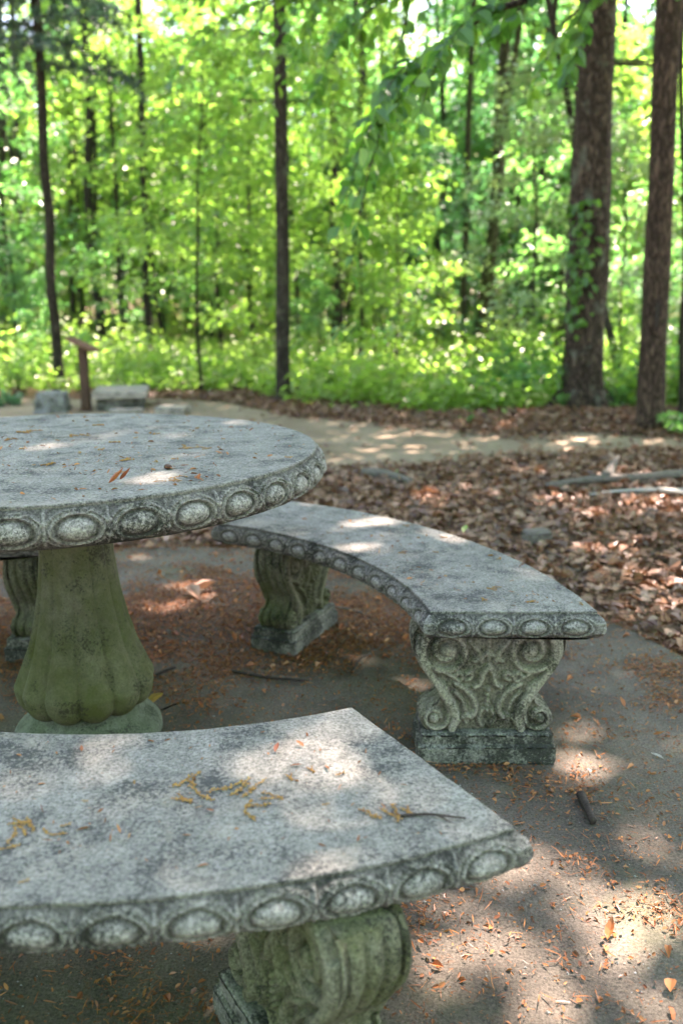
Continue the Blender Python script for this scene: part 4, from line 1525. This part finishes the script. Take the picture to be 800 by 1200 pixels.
def block(px, py, sx, sy, h, rz, mat, name, label, cat, seed, amp=0.01, Y=None, z=0, taper=0.0):
    g = G(px, py)
    b = MB()
    b.add(*rough_box(sx, sy, -0.05, h, 0.015, amp, seed, taper=taper))
    return tag(link(name, b.mesh(name, M[mat]), None, (g[0], g[1], ground_z(g[0], g[1]) + z), rz), label, cat)


block(63, 483, .33, .34, .21, R(8), 'rock', 'rock', 'squarish grey rock on the litter left of the signpost', 'rock', 51, 0.06, taper=0.2)
g = G(137, 481)
sb = thing('low_bench', 'low pale stone bench on brown supports right of the signpost', 'bench', (g[0], g[1] + .25, ground_z(g[0], g[1])), R(10))
b_ = MB(); b_.add(*rough_box(0.56, 0.78, 0.135, 0.205, 0.012, 0.006, 52)); link('seat', b_.mesh('seat', M['stone_far']), sb)
for s in (-1, 1):
    b_ = MB(); b_.add(*rough_box(0.48, 0.12, -0.05, 0.134, 0.01, 0.006, 53 + s)); link('support', b_.mesh('support', M['stone_plinth']), sb, (0, s * 0.24, 0))
block(203, 485, .31, .26, .075, R(-6), 'stone_far', 'stone_block', 'small pale stone block alone on the path, right of the low bench', 'stone block', 55, 0.006)
block(149, 485, .34, .2, .04, R(5), 'stone_far', 'stone_block', 'flat pale stone slab directly in front of the low bench', 'stone block', 56, 0.006)

# ------------------------------------------------------------------ litter
def litter_ok(x, y):
    d = np.hypot(x - PADC[0], y - PADC[1])
    return d


# fallen leaves between pad and path, and beyond the path
n = 90000
y = 1.5 + 9.5 * rng.random(n) ** 1.0
x = -3.2 + 8.2 * rng.random(n)
d = np.hypot(x - PADC[0], y - PADC[1])
wob = 0.10 * fbm(x * 2.5, y * 2.5, seed=61)
pn_, pf_ = path_near(x), path_far(x)
dens = np.ones(n)
ins_ = d < PADR + wob - 0.02
dens[ins_] = np.where(x[ins_] > -0.6, 0.55 * np.exp(-(PADR + wob[ins_] - d[ins_]) / 0.05), 0)
inpath = (y > pn_ - 0.05) & (y < pf_ + 0.05)
e = np.minimum(np.abs(y - pn_), np.abs(y - pf_))
dens[inpath] = 0.015 + 0.45 * np.exp(-(e[inpath] / 0.18) ** 2)
dens *= 0.55 + 0.45 * np.clip(fbm(x * 1.2, y * 1.2, seed=62) + 0.7, 0, 1)
vis = np.abs(x) < 0.46 * y + 0.5
kp = (rng.random(n) < dens) & vis
x, y = x[kp], y[kp]
n = len(x)
onpad = np.hypot(x - PADC[0], y - PADC[1]) < PADR + 0.03
z = np.where(onpad, 0.004, height(x, y) + 0.004) + np.where(onpad, 0.004, 0.030) * rng.random(n) * (1 - 0.7 * ((y > path_near(x)) & (y < path_far(x))))
a = rng.random(n) * 2 * PI
L = 0.016 + 0.06 * rng.random(n) ** 2.0
V, F, r = leaves(np.stack([x, y, z], -1), np.stack([np.cos(a), np.sin(a), rng.normal(0, .22, n)], -1), up_rand(n, .45), L, 0.45 + 0.3 * rng.random(n), 0.15 + 0.3 * rng.random(), rng.normal(0.05, .25, n), True, rng.random(n) ** 1.45)

# some of them are lobed oak leaves
sel = (rng.random(n) < 0.3) & ~onpad
ox, oy, oz = x[sel], y[sel], z[sel] + 0.006
m = len(ox)
tl = [(0.0, .02), (.12, .05), (.2, .22), (.3, .09), (.42, .34), (.52, .12), (.65, .36), (.74, .14), (.84, .22), (1.0, 0.0)]
tpl = np.array([(t, 0.0) for t, w in tl] + [(t + .04 * (w > .15), w) for t, w in tl[1:-1]] + [(t + .04 * (w > .15), -w) for t, w in tl[1:-1]])
nm_ = len(tl)
q4 = [(i, i + 1, nm_ + i, nm_ + i - 1) for i in range(1, nm_ - 2)] + [(i + 1, i, nm_ + 8 + i - 1, nm_ + 8 + i) for i in range(1, nm_ - 2)]
q3 = [(0, 1, nm_), (1, 0, nm_ + 8), (nm_ - 2, nm_ - 1, nm_ + 7), (nm_ - 1, nm_ - 2, nm_ + 15)]
aa_ = rng.random(m) * 2 * PI
D_ = unit(np.stack([np.cos(aa_), np.sin(aa_), rng.normal(0, .12, m)], -1))
N_ = up_rand(m, .3)
S_ = unit(np.cross(D_, N_))
N_ = np.cross(S_, D_)
L_ = 0.05 + 0.045 * rng.random(m)
c1, c2 = rng.normal(.1, .5, m), rng.normal(.15, .5, m)
al = tpl[:, 0][None] * L_[:, None]
ac = tpl[:, 1][None] * L_[:, None]
lf_ = L_[:, None] * (c1[:, None] * (tpl[:, 0] - .5)[None] ** 2 + c2[:, None] * np.abs(tpl[:, 1])[None] * 1.2 + 0.03 * rng.normal(0, 1, (m, len(tpl))))
Vo = np.stack([ox, oy, oz], -1)[:, None] + al[..., None] * D_[:, None] + ac[..., None] * S_[:, None] + lf_[..., None] * N_[:, None]
of_ = (np.arange(m) * len(tpl))[:, None, None]
kk = len(r)
V = np.concatenate([V, Vo.reshape(-1, 3)])
r = np.concatenate([r, np.repeat(rng.random(m) ** 1.1, len(tpl))])
F = [np.concatenate([F[0], (np.array(q3)[None] + of_).reshape(-1, 3) + kk]), np.concatenate([F[1], (np.array(q4)[None] + of_).reshape(-1, 4) + kk])]
tag(link('leaf_litter', mesh('leaf_litter', V, F, M['leaf_dry'], False, r)), 'brown fallen leaves covering the ground around the pad and path', 'leaf litter', kind='stuff')


# thin twigs mixed into the leaf litter
mb = MB()
for k in range(420):
    j = rng.integers(0, len(x))
    a = rng.random() * 2 * PI
    L1 = 0.06 + 0.22 * rng.random() ** 2
    t = np.linspace(-.5, .5, 5)
    P = np.array([x[j], y[j], z[j] + 0.012]) + np.stack([np.cos(a) * t * L1, np.sin(a) * t * L1, rng.normal(0, .006, 5)], -1) + rng.normal(0, .006, (5, 3)) * [1, 1, .3]
    mb.add(*tube(P, np.linspace(.0035, .0015, 5) * (0.6 + rng.random()), 5))
tag(link('twig_litter', mb.mesh('twig_litter', M['twig'])), 'thin dead twigs mixed into the brown fallen leaves', 'twigs', kind='stuff')


# rust coloured needles and crumbs on the pad
def scatter_pad(n, seed, thr):
    out = []
    while sum(len(o) for o in out) < n:
        m = n * 3
        r_ = PADR * np.sqrt(rng.random(m)) * 0.995
        a = rng.random(m) * 2 * PI
        x, y = PADC[0] + r_ * np.cos(a), PADC[1] + r_ * np.sin(a)
        f = fbm(x * 2.1, y * 2.1, seed=seed) + 0.6 * fbm(x * 7, y * 7, seed=seed + 5)
        # the far left part of the pad, between table and litter, is thick with needles
        f = f + 1.5 * np.exp(-(((x + 0.45) / 0.8) ** 2 + ((y - 3.1) / 0.6) ** 2)) + 0.1 * np.exp(-(((x - .45) / 0.35) ** 2 + ((y - 1.5) / 0.25) ** 2)) + 0.45 * np.clip((r_ / PADR - .86) / .14, 0, 1)
        k = (rng.random(m) < np.clip((f - thr) * 1.3, 0.10, 1)) & ((np.abs(x) < 0.46 * y + 0.4) & (y > 0.4))
        out.append(np.stack([x[k], y[k]], -1))
    return np.concatenate(out)[:n]


q = scatter_pad(40000, 101, 0.22)
n = len(q)
a = rng.random(n) * 2 * PI
V, F, r = leaves(np.stack([q[:, 0], q[:, 1], 0.002 + 0.008 * rng.random(n)], -1), np.stack([np.cos(a), np.sin(a), rng.normal(0, .10, n)], -1), up_rand(n, .5), 0.008 + 0.028 * rng.random(n) ** 2.2, 0.085, 0.2, rng.normal(0, .25, n), True, rng.random(n))
q2 = scatter_pad(85000, 101, 0.2)
n2 = len(q2)
a2 = rng.random(n2) * 2 * PI
V2, F2, r2 = leaves(np.stack([q2[:, 0], q2[:, 1], 0.002 + 0.005 * rng.random(n2)], -1), np.stack([np.cos(a2), np.sin(a2), rng.normal(0, .2, n2)], -1), up_rand(n2, .6), 0.0035 + 0.012 * rng.random(n2) ** 3, 0.3 + 0.4 * rng.random(n2), 0.3, rng.normal(0, .3, n2), False, rng.random(n2))
V = np.concatenate([V, V2]); F = F + [f + len(r) for f in F2]; r = np.concatenate([r, r2])
by = {}
for f in F:
    by.setdefault(f.shape[1], []).append(f)
tag(link('needle_litter', mesh('needle_litter', V, [np.concatenate(v) for v in by.values()], M['needle_dry'], False, r)), 'rust coloured needles and crumbs scattered over the concrete pad', 'needle litter', kind='stuff')

# orange dry leaf bits on the pad
q = scatter_pad(650, 131, 0.3)
n = len(q)
a = rng.random(n) * 2 * PI
V, F, r = leaves(np.stack([q[:, 0], q[:, 1], 0.004 + 0.006 * rng.random(n)], -1), np.stack([np.cos(a), np.sin(a), rng.normal(0.1, .15, n)], -1), up_rand(n, .4), 0.014 + 0.022 * rng.random(n) ** 2, 0.3 + 0.35 * rng.random(n), 0.5, rng.normal(0.1, .5, n), True, rng.random(n))
tag(link('dry_leaf_bits', mesh('dry_leaf_bits', V, F, M['leaf_orange'], False, r)), 'curled orange leaf bits strewn over the concrete pad', 'leaf litter', kind='stuff')


# ------------------------------------------------------------------ catkins and leaves lying on the stone tops
def catkin_mesh(nst, spread, Lc, seed, stem=True):
    """a few limp strands of dried male flowers"""
    rg = np.random.default_rng(seed)
    mb = MB()
    for k in range(nst):
        a = rg.random() * 2 * PI
        p = np.array([rg.normal(0, spread), rg.normal(0, spread * 0.6), 0.0025])
        m = 9
        ang = a + np.cumsum(rg.normal(0, .28, m))
        P = p + np.cumsum(np.stack([np.cos(ang), np.sin(ang), 0 * ang], -1) * Lc / m, 0) - np.array([math.cos(a), math.sin(a), 0]) * Lc / 2
        mb.add(*tube(P, 0.0007, 4), rnd=0.1)
        nb = int(Lc / 0.0012)
        t = rg.random(nb) * (m - 1.01)
        i = t.astype(int)
        f = (t - i)[:, None]
        b = P[i] * (1 - f) + P[i + 1] * f + rg.normal(0, .0019, (nb, 3)) * np.array([1, 1, .5])
        b[:, 2] = np.maximum(b[:, 2], 0.0012)
        s = 0.0007 + 0.0016 * rg.random(nb) ** 1.5
        rr = np.clip(0.45 + rg.normal(0, .28, nb), 0, 1)
        octa = np.array([(1, 0, 0), (0, 1, 0), (-1, 0, 0), (0, -1, 0), (0, 0, .8), (0, 0, -.6)])
        of = np.array([(0, 1, 4), (1, 2, 4), (2, 3, 4), (3, 0, 4), (1, 0, 5), (2, 1, 5), (3, 2, 5), (0, 3, 5)])
        Vb = (b[:, None] + octa[None] * s[:, None, None] * (1 + 0.4 * rg.normal(0, 1, (nb, 6, 1)))).reshape(-1, 3)
        Fb = (of[None] + (np.arange(nb) * 6)[:, None, None]).reshape(-1, 3)
        mb.add(Vb, [Fb], np.repeat(rr, 6))
    return mb.mesh('catkin', M['catkin'], False)


CAT = [catkin_mesh(1, .004, .035, 1), catkin_mesh(2, .008, .042, 2), catkin_mesh(3, .013, .05, 3), catkin_mesh(1, .003, .02, 4), catkin_mesh(6, .03, .06, 5)]


def on_bench(px, py, z, i, label, s=1.0, rz=None, group=None):
    g = G(px, py, z)
    o = link('catkin', CAT[i], None, (g[0], g[1], z + 0.0005), rng.random() * 6.28 if rz is None else rz, s)
    return tag(o, label, 'catkin', group)


ga, gb, gt = 'dried catkins on the nearest bench', 'dried catkins on the right bench', 'dried catkins on the table'
# nearest bench
on_bench(258, 930, .43, 4, 'largest tangle of orange catkins, middle of the nearest bench top', 1.05, 0.0, ga)
on_bench(320, 938, .43, 2, 'catkin tangle touching the right end of the largest tangle', .8, .4, ga)
on_bench(215, 938, .43, 1, 'catkin strand touching the left end of the largest tangle', .9, .9, ga)
on_bench(225, 918, .43, 1, 'short catkin strand lying above the left of the largest tangle', .7, .3, ga)
on_bench(457, 958, .43, 2, 'yellow catkin tangle near the right corner of the nearest bench', .95, -.5, ga)
on_bench(478, 952, .43, 1, 'catkin strand beside a thin twig near the right bench corner', .7, .3, ga)
on_bench(365, 903, .43, 1, 'yellow-green catkin tuft near the inner edge of the nearest bench', .55, .3, ga)
on_bench(398, 908, .43, 3, 'tiny catkin right of the yellow-green tuft', .9, None, ga)
on_bench(18, 985, .43, 4, 'large catkin tangle at the left frame edge on the nearest bench', .75, 1.1, ga)
on_bench(25, 965, .43, 1, 'upright catkin strand above the left edge tangle', .85, 1.3, ga)
on_bench(77, 968, .43, 3, 'short golden catkin alone near the left of the bench top', .8, 1.4, ga)
on_bench(100, 940, .43, 3, 'single orange crumb of catkin left of centre on the bench', .5, None, ga)
on_bench(157, 918, .43, 3, 'small catkin bit a little left of the large tangle', .55, None, ga)
on_bench(340, 912, .43, 1, 'faint catkin strand between the tangle and the yellow tuft', .6, .2, ga)
on_bench(382, 944, .43, 3, 'pale catkin bit in the sunny spot of the nearest bench', .6, None, ga)
on_bench(28, 1034, .43, 3, 'catkin bit by the front rim at the left of the bench', .7, 1.5, ga)
# right bench
for k, (px, py, i, s, lab) in enumerate(((575, 690, 2, .6, 'catkin tuft in the middle of the right bench top'), (622, 706, 1, .8, 'catkin strand by the end rim of the right bench'), (680, 709, 3, .9, 'catkin bit at the outer corner of the right bench'), (566, 703, 1, .6, 'catkin strand near the inner corner of the right bench'), (470, 648, 2, .5, 'catkin tuft half way along the right bench'), (510, 648, 3, .9, 'catkin bit nearer the outer edge half way along the right bench'),
                                       (475, 616, 2, .55, 'catkin tangle by the outer edge of the right bench'), (447, 629, 3, .9, 'catkin bit in the sunny spot of the right bench'), (405, 607, 3, .8, 'catkin bit toward the table end of the right bench'), (585, 655, 1, .6, 'catkin strand close to the outer edge of the right bench'), (548, 664, 3, .8, 'catkin bit between the two tufts of the right bench'), (520, 630, 1, .6, 'catkin strand at the outer edge half way along the bench'))):
    on_bench(px, py, .43, i, lab, s, None, gb)
# table
for k, (px, py, i, s, lab) in enumerate(((28, 507, 2, 1.0, 'catkin tangle at the far left of the tabletop'), (88, 511, 2, .9, 'catkin strand right of the far left tangle on the tabletop'), (115, 499, 1, .9, 'catkin strand nearest the far edge of the tabletop'), (180, 509, 2, .6, 'reddish catkin tuft in the middle of the tabletop'), (228, 525, 4, .6, 'widest catkin tangle, toward the right of the tabletop'), (148, 540, 1, .9, 'catkin strand in front of the middle of the tabletop'), (203, 562, 4, .5, 'catkin tangle near the front rim of the tabletop'), (135, 519, 1, .8, 'catkin strand lying behind the dry leaf'), (93, 532, 3, 1, 'catkin bit left of the dry leaf'), (58, 545, 1, .9, 'dark catkin strand left of the dry leaf'), (183, 542, 3, .9, 'catkin bit just behind the nutshell'),
                                       (230, 503, 3, .9, 'catkin bit right of the reddish tuft'), (10, 516, 1, .9, 'catkin strand at the left edge of the tabletop'), (338, 537, 3, 1, 'catkin bit near the right rim of the tabletop'), (28, 527, 3, 1.2, 'catkin bit below the far left tangle'), (120, 528, 3, 1.1, 'red brown bit close behind the catkin strand on the tabletop'), (160, 514, 3, .8, 'catkin bit left of the reddish tuft'), (262, 515, 3, .8, 'catkin bit behind the widest tangle'))):
    on_bench(px, py, TZ, i, lab, s, None, gt)

def small_leaf(px, py, z, L, mat, name, label, cat, rz, tint, wid=.5, curl=-.4, lift=0.004):
    g = G(px, py, z)
    V, F, r = leaves(np.array([[-L / 2, 0, lift]]), np.array([[1, 0, .1]]), np.array([[.1, .2, 1.0]]), L, wid, .45, curl, True, np.array([tint]))
    return tag(link(name, mesh(name, V, F, M[mat], False, r), None, (g[0], g[1], z), rz), label, cat)


small_leaf(138, 570, TZ, .034, 'leaf_orange', 'dry_leaf', 'curled rust red dry leaf near the front of the tabletop', 'dry leaf', .5, .15, .6, -.7, .008)
small_leaf(147, 566, TZ, .026, 'leaf_orange', 'dry_leaf', 'smaller brown curl resting against the rust red leaf', 'dry leaf', -.4, .0, .5, -.9, .006)
small_leaf(295, 493 + 13, TZ, .014, 'leaf_orange', 'dry_leaf', 'tiny red fleck alone toward the right of the tabletop', 'dry leaf', .5, .05)
small_leaf(234, 563, TZ, .018, 'leaf_orange', 'dry_leaf', 'tiny orange fleck by the front rim of the tabletop', 'dry leaf', 1.5, .2)
small_leaf(545, 625, .43, .03, 'leaf_lime', 'green_leaf', 'small fresh green leaf on the outer edge of the right bench', 'leaf', 1.0, .3, .7, -.5, .006)
small_leaf(325, 881, .43, .018, 'leaf_orange', 'dry_leaf', 'tiny red petal on the nearest bench above the large tangle', 'dry leaf', 1.2, .0)
small_leaf(182, 828, 0, .06, 'catkin', 'dry_leaf', 'golden yellow dry leaf on the pad at the pedestal foot', 'dry leaf', .4, 1.0, .7, -.4, .006)
small_leaf(715, 1097, 0, .035, 'leaf_orange', 'dry_leaf', 'curled orange leaf in the sunny patch at lower right', 'dry leaf', .9, .5, .5, -.7)
small_leaf(769, 888, 0, .035, 'twig_pale', 'dry_leaf', 'narrow white sliver of leaf on the pad at the right', 'dry leaf', 2.4, .5, .25, .0)
small_leaf(240, 694, 0, .12, 'leaf_dry', 'oak_leaf', 'pale brown oak leaf lying flat on the needles near the far leg', 'dry leaf', .3, .75, .6, -.2)
small_leaf(228, 699, 0, .09, 'leaf_dry', 'oak_leaf', 'second pale brown leaf overlapping the oak leaf', 'dry leaf', 2.1, .8, .6, -.3)

# fine needles and crumbs lying on the three stone tops
def top_crumbs(n, pts, z, name, label):
    q = np.array(pts)
    a = rng.random(n) * 2 * PI
    L = 0.003 + 0.017 * rng.random(n) ** 3
    V, F, r = leaves(np.stack([q[:, 0], q[:, 1], z + 0.001 + 0.002 * rng.random(n)], -1), np.stack([np.cos(a), np.sin(a), rng.normal(0, .08, n)], -1), up_rand(n, .4), L, 0.12 + 0.4 * rng.random(n) ** 2, 0.3, rng.normal(0, .3, n), False, rng.random(n))
    tag(link(name, mesh(name, V, F, M['needle_dry'], False, r)), label, 'needle litter', kind='stuff')


def polar(n, c, r0, r1, a0, a1, k=2.0):
    out = []
    while len(out) < n:
        r_, a = math.sqrt(r0 * r0 + (r1 * r1 - r0 * r0) * rng.random()), R(a0 + (a1 - a0) * rng.random())
        x, y = c[0] + r_ * math.cos(a), c[1] + r_ * math.sin(a)
        if rng.random() < 0.25 + max(0, float(fbm(x * 5, y * 5, seed=141))) * k:
            out.append((x, y))
    return out


top_crumbs(900, polar(900, TC, 0, .62, 0, 360), TZ, 'table_needles', 'fine rust needles and crumbs sprinkled over the tabletop')
top_crumbs(260, polar(260, (-0.868, 1.767), 1.10, 1.45, 8, 64), SEAT_Z, 'bench_needles', 'fine rust crumbs sprinkled over the right bench top')
top_crumbs(240, polar(240, (-0.429, 2.387), 1.08, 1.46, -120, -66), SEAT_Z, 'bench_needles', 'fine rust crumbs sprinkled over the nearest bench top')

# grit on the pad
q = scatter_pad(4500, 155, -0.2)
n = len(q)
octa = np.array([(1, 0, 0), (0, 1, 0), (-1, 0, 0), (0, -1, 0), (0, 0, .7), (0, 0, -.6)])
of = np.array([(0, 1, 4), (1, 2, 4), (2, 3, 4), (3, 0, 4), (1, 0, 5), (2, 1, 5), (3, 2, 5), (0, 3, 5)])
s_ = 0.0012 + 0.003 * rng.random(n) ** 3
V = (np.concatenate([q, np.full((n, 1), 0.001)], 1)[:, None] + octa[None] * s_[:, None, None] * (1 + .35 * rng.normal(0, 1, (n, 6, 1)))).reshape(-1, 3)
tag(link('grit', mesh('grit', V, [(of[None] + (np.arange(n) * 6)[:, None, None]).reshape(-1, 3)], M['rock'], False)), 'coarse grit and sand grains loose on the concrete pad', 'grit', kind='stuff')

# acorn cup / nutshell on the table
g = G(197, 550, TZ)
k_ = np.linspace(0, PI, 9)
ang = np.linspace(0, 2 * PI, 14, endpoint=False)
V = 0.7 * np.concatenate([np.stack([.011 * math.sin(t) * np.cos(ang) * 1.15, .011 * math.sin(t) * np.sin(ang), .008 - .008 * math.cos(t) + 0 * ang], -1) for t in k_])
V = V + 0.0008 * np.stack([fbm(V[:, 0] * 200, V[:, 1] * 200, V[:, 2] * 200, seed=1)] * 3, -1)
tag(link('nutshell', mesh('nutshell', V, [grid_faces(9, 14, True)], M['wood_post']), None, (g[0], g[1], TZ)), 'small round brown nutshell near the middle of the tabletop', 'nutshell')


# ------------------------------------------------------------------ sticks
def stick(pts, r0, r1, mat, name, label, cat='stick', seed=0, fork=None):
    P = _smooth3(np.array(pts), 8)
    c = P.mean(0)
    c[2] = P[:, 2].min()
    mb = MB()
    mb.add(*tube(P - c, np.linspace(r0, r1, len(P)), 9, 0.25, seed, 60))
    if fork:
        for f, d, L in fork:
            i = int(f * (len(P) - 2))
            limb(mb, P[i] - c, np.array(d), L, r1 * 1.3, seed, 0.05, 5, 7)
    return tag(link(name, mb.mesh(name, M[mat]), None, c), label, cat)


def gp(px, py, z=0.01):
    q = G(px, py, 0)
    return (q[0], q[1], ground_z(q[0], q[1]) + z)


stick([gp(424, 562, .03), gp(445, 563, .035), (gp(463, 567, .035)), gp(481, 572, .03)], .036, .026, 'twig', 'log', 'short grey log lying on the leaf litter just before the path', 'log', 1)
stick([gp(640, 577, .04), gp(690, 573, .05), gp(745, 572, .05), gp(830, 565, .05)], .022, .034, 'twig', 'fallen_branch', 'long dark fallen branch on the leaf litter at the right', 'branch', 2, [(.5, (.3, .5, .25), .3)])
stick([gp(690, 584, .03), gp(740, 583, .04), gp(790, 586, .045), gp(835, 588, .04)], .007, .017, 'twig_pale', 'fallen_branch', 'pale barkless branch lying before the dark fallen branch', 'branch', 3, [(.6, (.2, -.6, .1), .25)])
stick([gp(480, 576, .02), gp(520, 580, .02), gp(560, 574, .02)], .008, .006, 'twig', 'fallen_branch', 'thin grey stick on the litter right of the short log', 'branch', 4)
stick([G(680, 937) + [0, 0, .013], G(686, 951) + [0, 0, .014], G(694, 968) + [0, 0, .012]], .012, .008, 'twig_dark', 'pine_cone_stick', 'black stubby cone-like stick on the pad at the right', 'stick', 5)
stick([G(272, 789) + [0, 0, .008], G(310, 797) + [0, 0, .01], G(340, 799) + [0, 0, .008], G(362, 801) + [0, 0, .008]], .006, .003, 'twig_dark', 'twig', 'thin dark twig on the pad in front of the far leg', 'twig', 6)
stick([G(178, 795) + [0, 0, .006], G(192, 791) + [0, 0, .012], G(206, 786) + [0, 0, .012]], .006, .004, 'twig_dark', 'twig', 'short dark twig right of the mossy pedestal', 'twig', 7)
stick([G(392, 713) + [0, 0, .006], G(412, 717) + [0, 0, .008], G(434, 724) + [0, 0, .006]], .004, .003, 'twig', 'twig', 'short twig on the pad under the right bench', 'twig', 8)
stick([G(412, 790) + [0, 0, .006], G(422, 779) + [0, 0, .02], G(434, 770) + [0, 0, .012]], .004, .002, 'twig_dark', 'twig', 'dark twig on the pad beside the right bench near leg', 'twig', 9)
stick([G(470, 958, .43) + [0, 0, .003], G(500, 957, .43) + [0, 0, .004], G(525, 961, .43) + [0, 0, .006], G(545, 961, .43) + [0, 0, .003]], .0022, .0012, 'twig_dark', 'twig', 'thin dark twig on the nearest bench near its right corner', 'twig', 10, [(.5, (.7, -.6, .02), .03)])
for k, (a, b, lab) in enumerate((((645, 1008), (690, 1000), 'thin dry straw on the sunny pad, middle right'), ((655, 1145), (715, 1155), 'longest dry straw, across the sunny patch at lower right'))):
    p, q = G(*a), G(*b)
    m_ = (p + q) / 2 + [0.004, 0.006, 0.006]
    stick([p + [0, 0, .003], m_, q + [0, 0, .003]], .0008, .0005, 'twig', 'straw', lab, 'straw', 20 + k)
block(628, 634, .13, .09, .075, R(20), 'twig', 'wood_stump', 'small cut grey stump poking from the leaf litter behind the bench', 'stump', 58, 0.006)
# a heap of twigs and roots at the edge of the bank
stick([gp(612, 492, .02), gp(620, 480, .08), gp(632, 478, .10), gp(640, 488, .03)], .018, .01, 'wood_post', 'root', 'knotted reddish root sticking up left of the ivy trunk', 'root', 12, [(.4, (.2, -.3, .6), .14), (.6, (-.5, -.2, .5), .12)])

# ------------------------------------------------------------------ light, sky, camera
world = bpy.data.worlds.new('World')
scene.world = world
world.use_nodes = True
nt = world.node_tree
nt.nodes.clear()
sky = nt.nodes.new('ShaderNodeTexSky')
sky.sky_type = 'NISHITA'
sky.sun_disc = False
sky.sun_elevation = SUN_EL
sky.sun_rotation = SUN_AZ
sky.air_density = 1.0
sky.dust_density = 1.5
bg = nt.nodes.new('ShaderNodeBackground')
bg.inputs['Strength'].default_value = 0.09
wo = nt.nodes.new('ShaderNodeOutputWorld')
nt.links.new(sky.outputs[0], bg.inputs[0])
nt.links.new(bg.outputs[0], wo.inputs[0])

sl = bpy.data.lights.new('sun', 'SUN')
sl.energy = 5.0
sl.angle = R(0.53)
sl.color = (1.0, 0.95, 0.86)
so = bpy.data.objects.new('sun', sl)
COL.objects.link(so)
so.location = (5, 8, 20)
so.rotation_euler = Vector([-float(c) for c in SUN]).to_track_quat('-Z', 'Y').to_euler()

cd = bpy.data.cameras.new('camera')
cam = bpy.data.objects.new('camera', cd)
COL.objects.link(cam)
cam.location = (0, 0, CAM_H)
cam.rotation_euler = (PI / 2 - CAM_PITCH, 0, 0)
cd.sensor_fit = 'VERTICAL'
cd.sensor_height = 36.0
cd.lens = 36.0 * CAM_F / 1200
cd.clip_start = 0.05
cd.clip_end = 500
cd.dof.use_dof = True
cd.dof.focus_distance = 1.72
cd.dof.aperture_fstop = 2.7
cd.dof.aperture_blades = 0
scene.camera = cam

scene.render.engine = 'CYCLES'
scene.cycles.use_denoising = True
scene.cycles.max_bounces = 8
scene.cycles.diffuse_bounces = 4
scene.cycles.transmission_bounces = 5
scene.cycles.glossy_bounces = 2
scene.cycles.sample_clamp_indirect = 6.0
scene.cycles.caustics_reflective = False
scene.cycles.caustics_refractive = False
scene.view_settings.view_transform = 'Standard'
scene.view_settings.look = 'None'
scene.view_settings.gamma = 1.0
scene.view_settings.exposure = 3.85
scene.view_settings.use_white_balance = True
scene.view_settings.white_balance_temperature = 7200
scene.view_settings.white_balance_tint = 29
scene.view_settings.use_curve_mapping = False
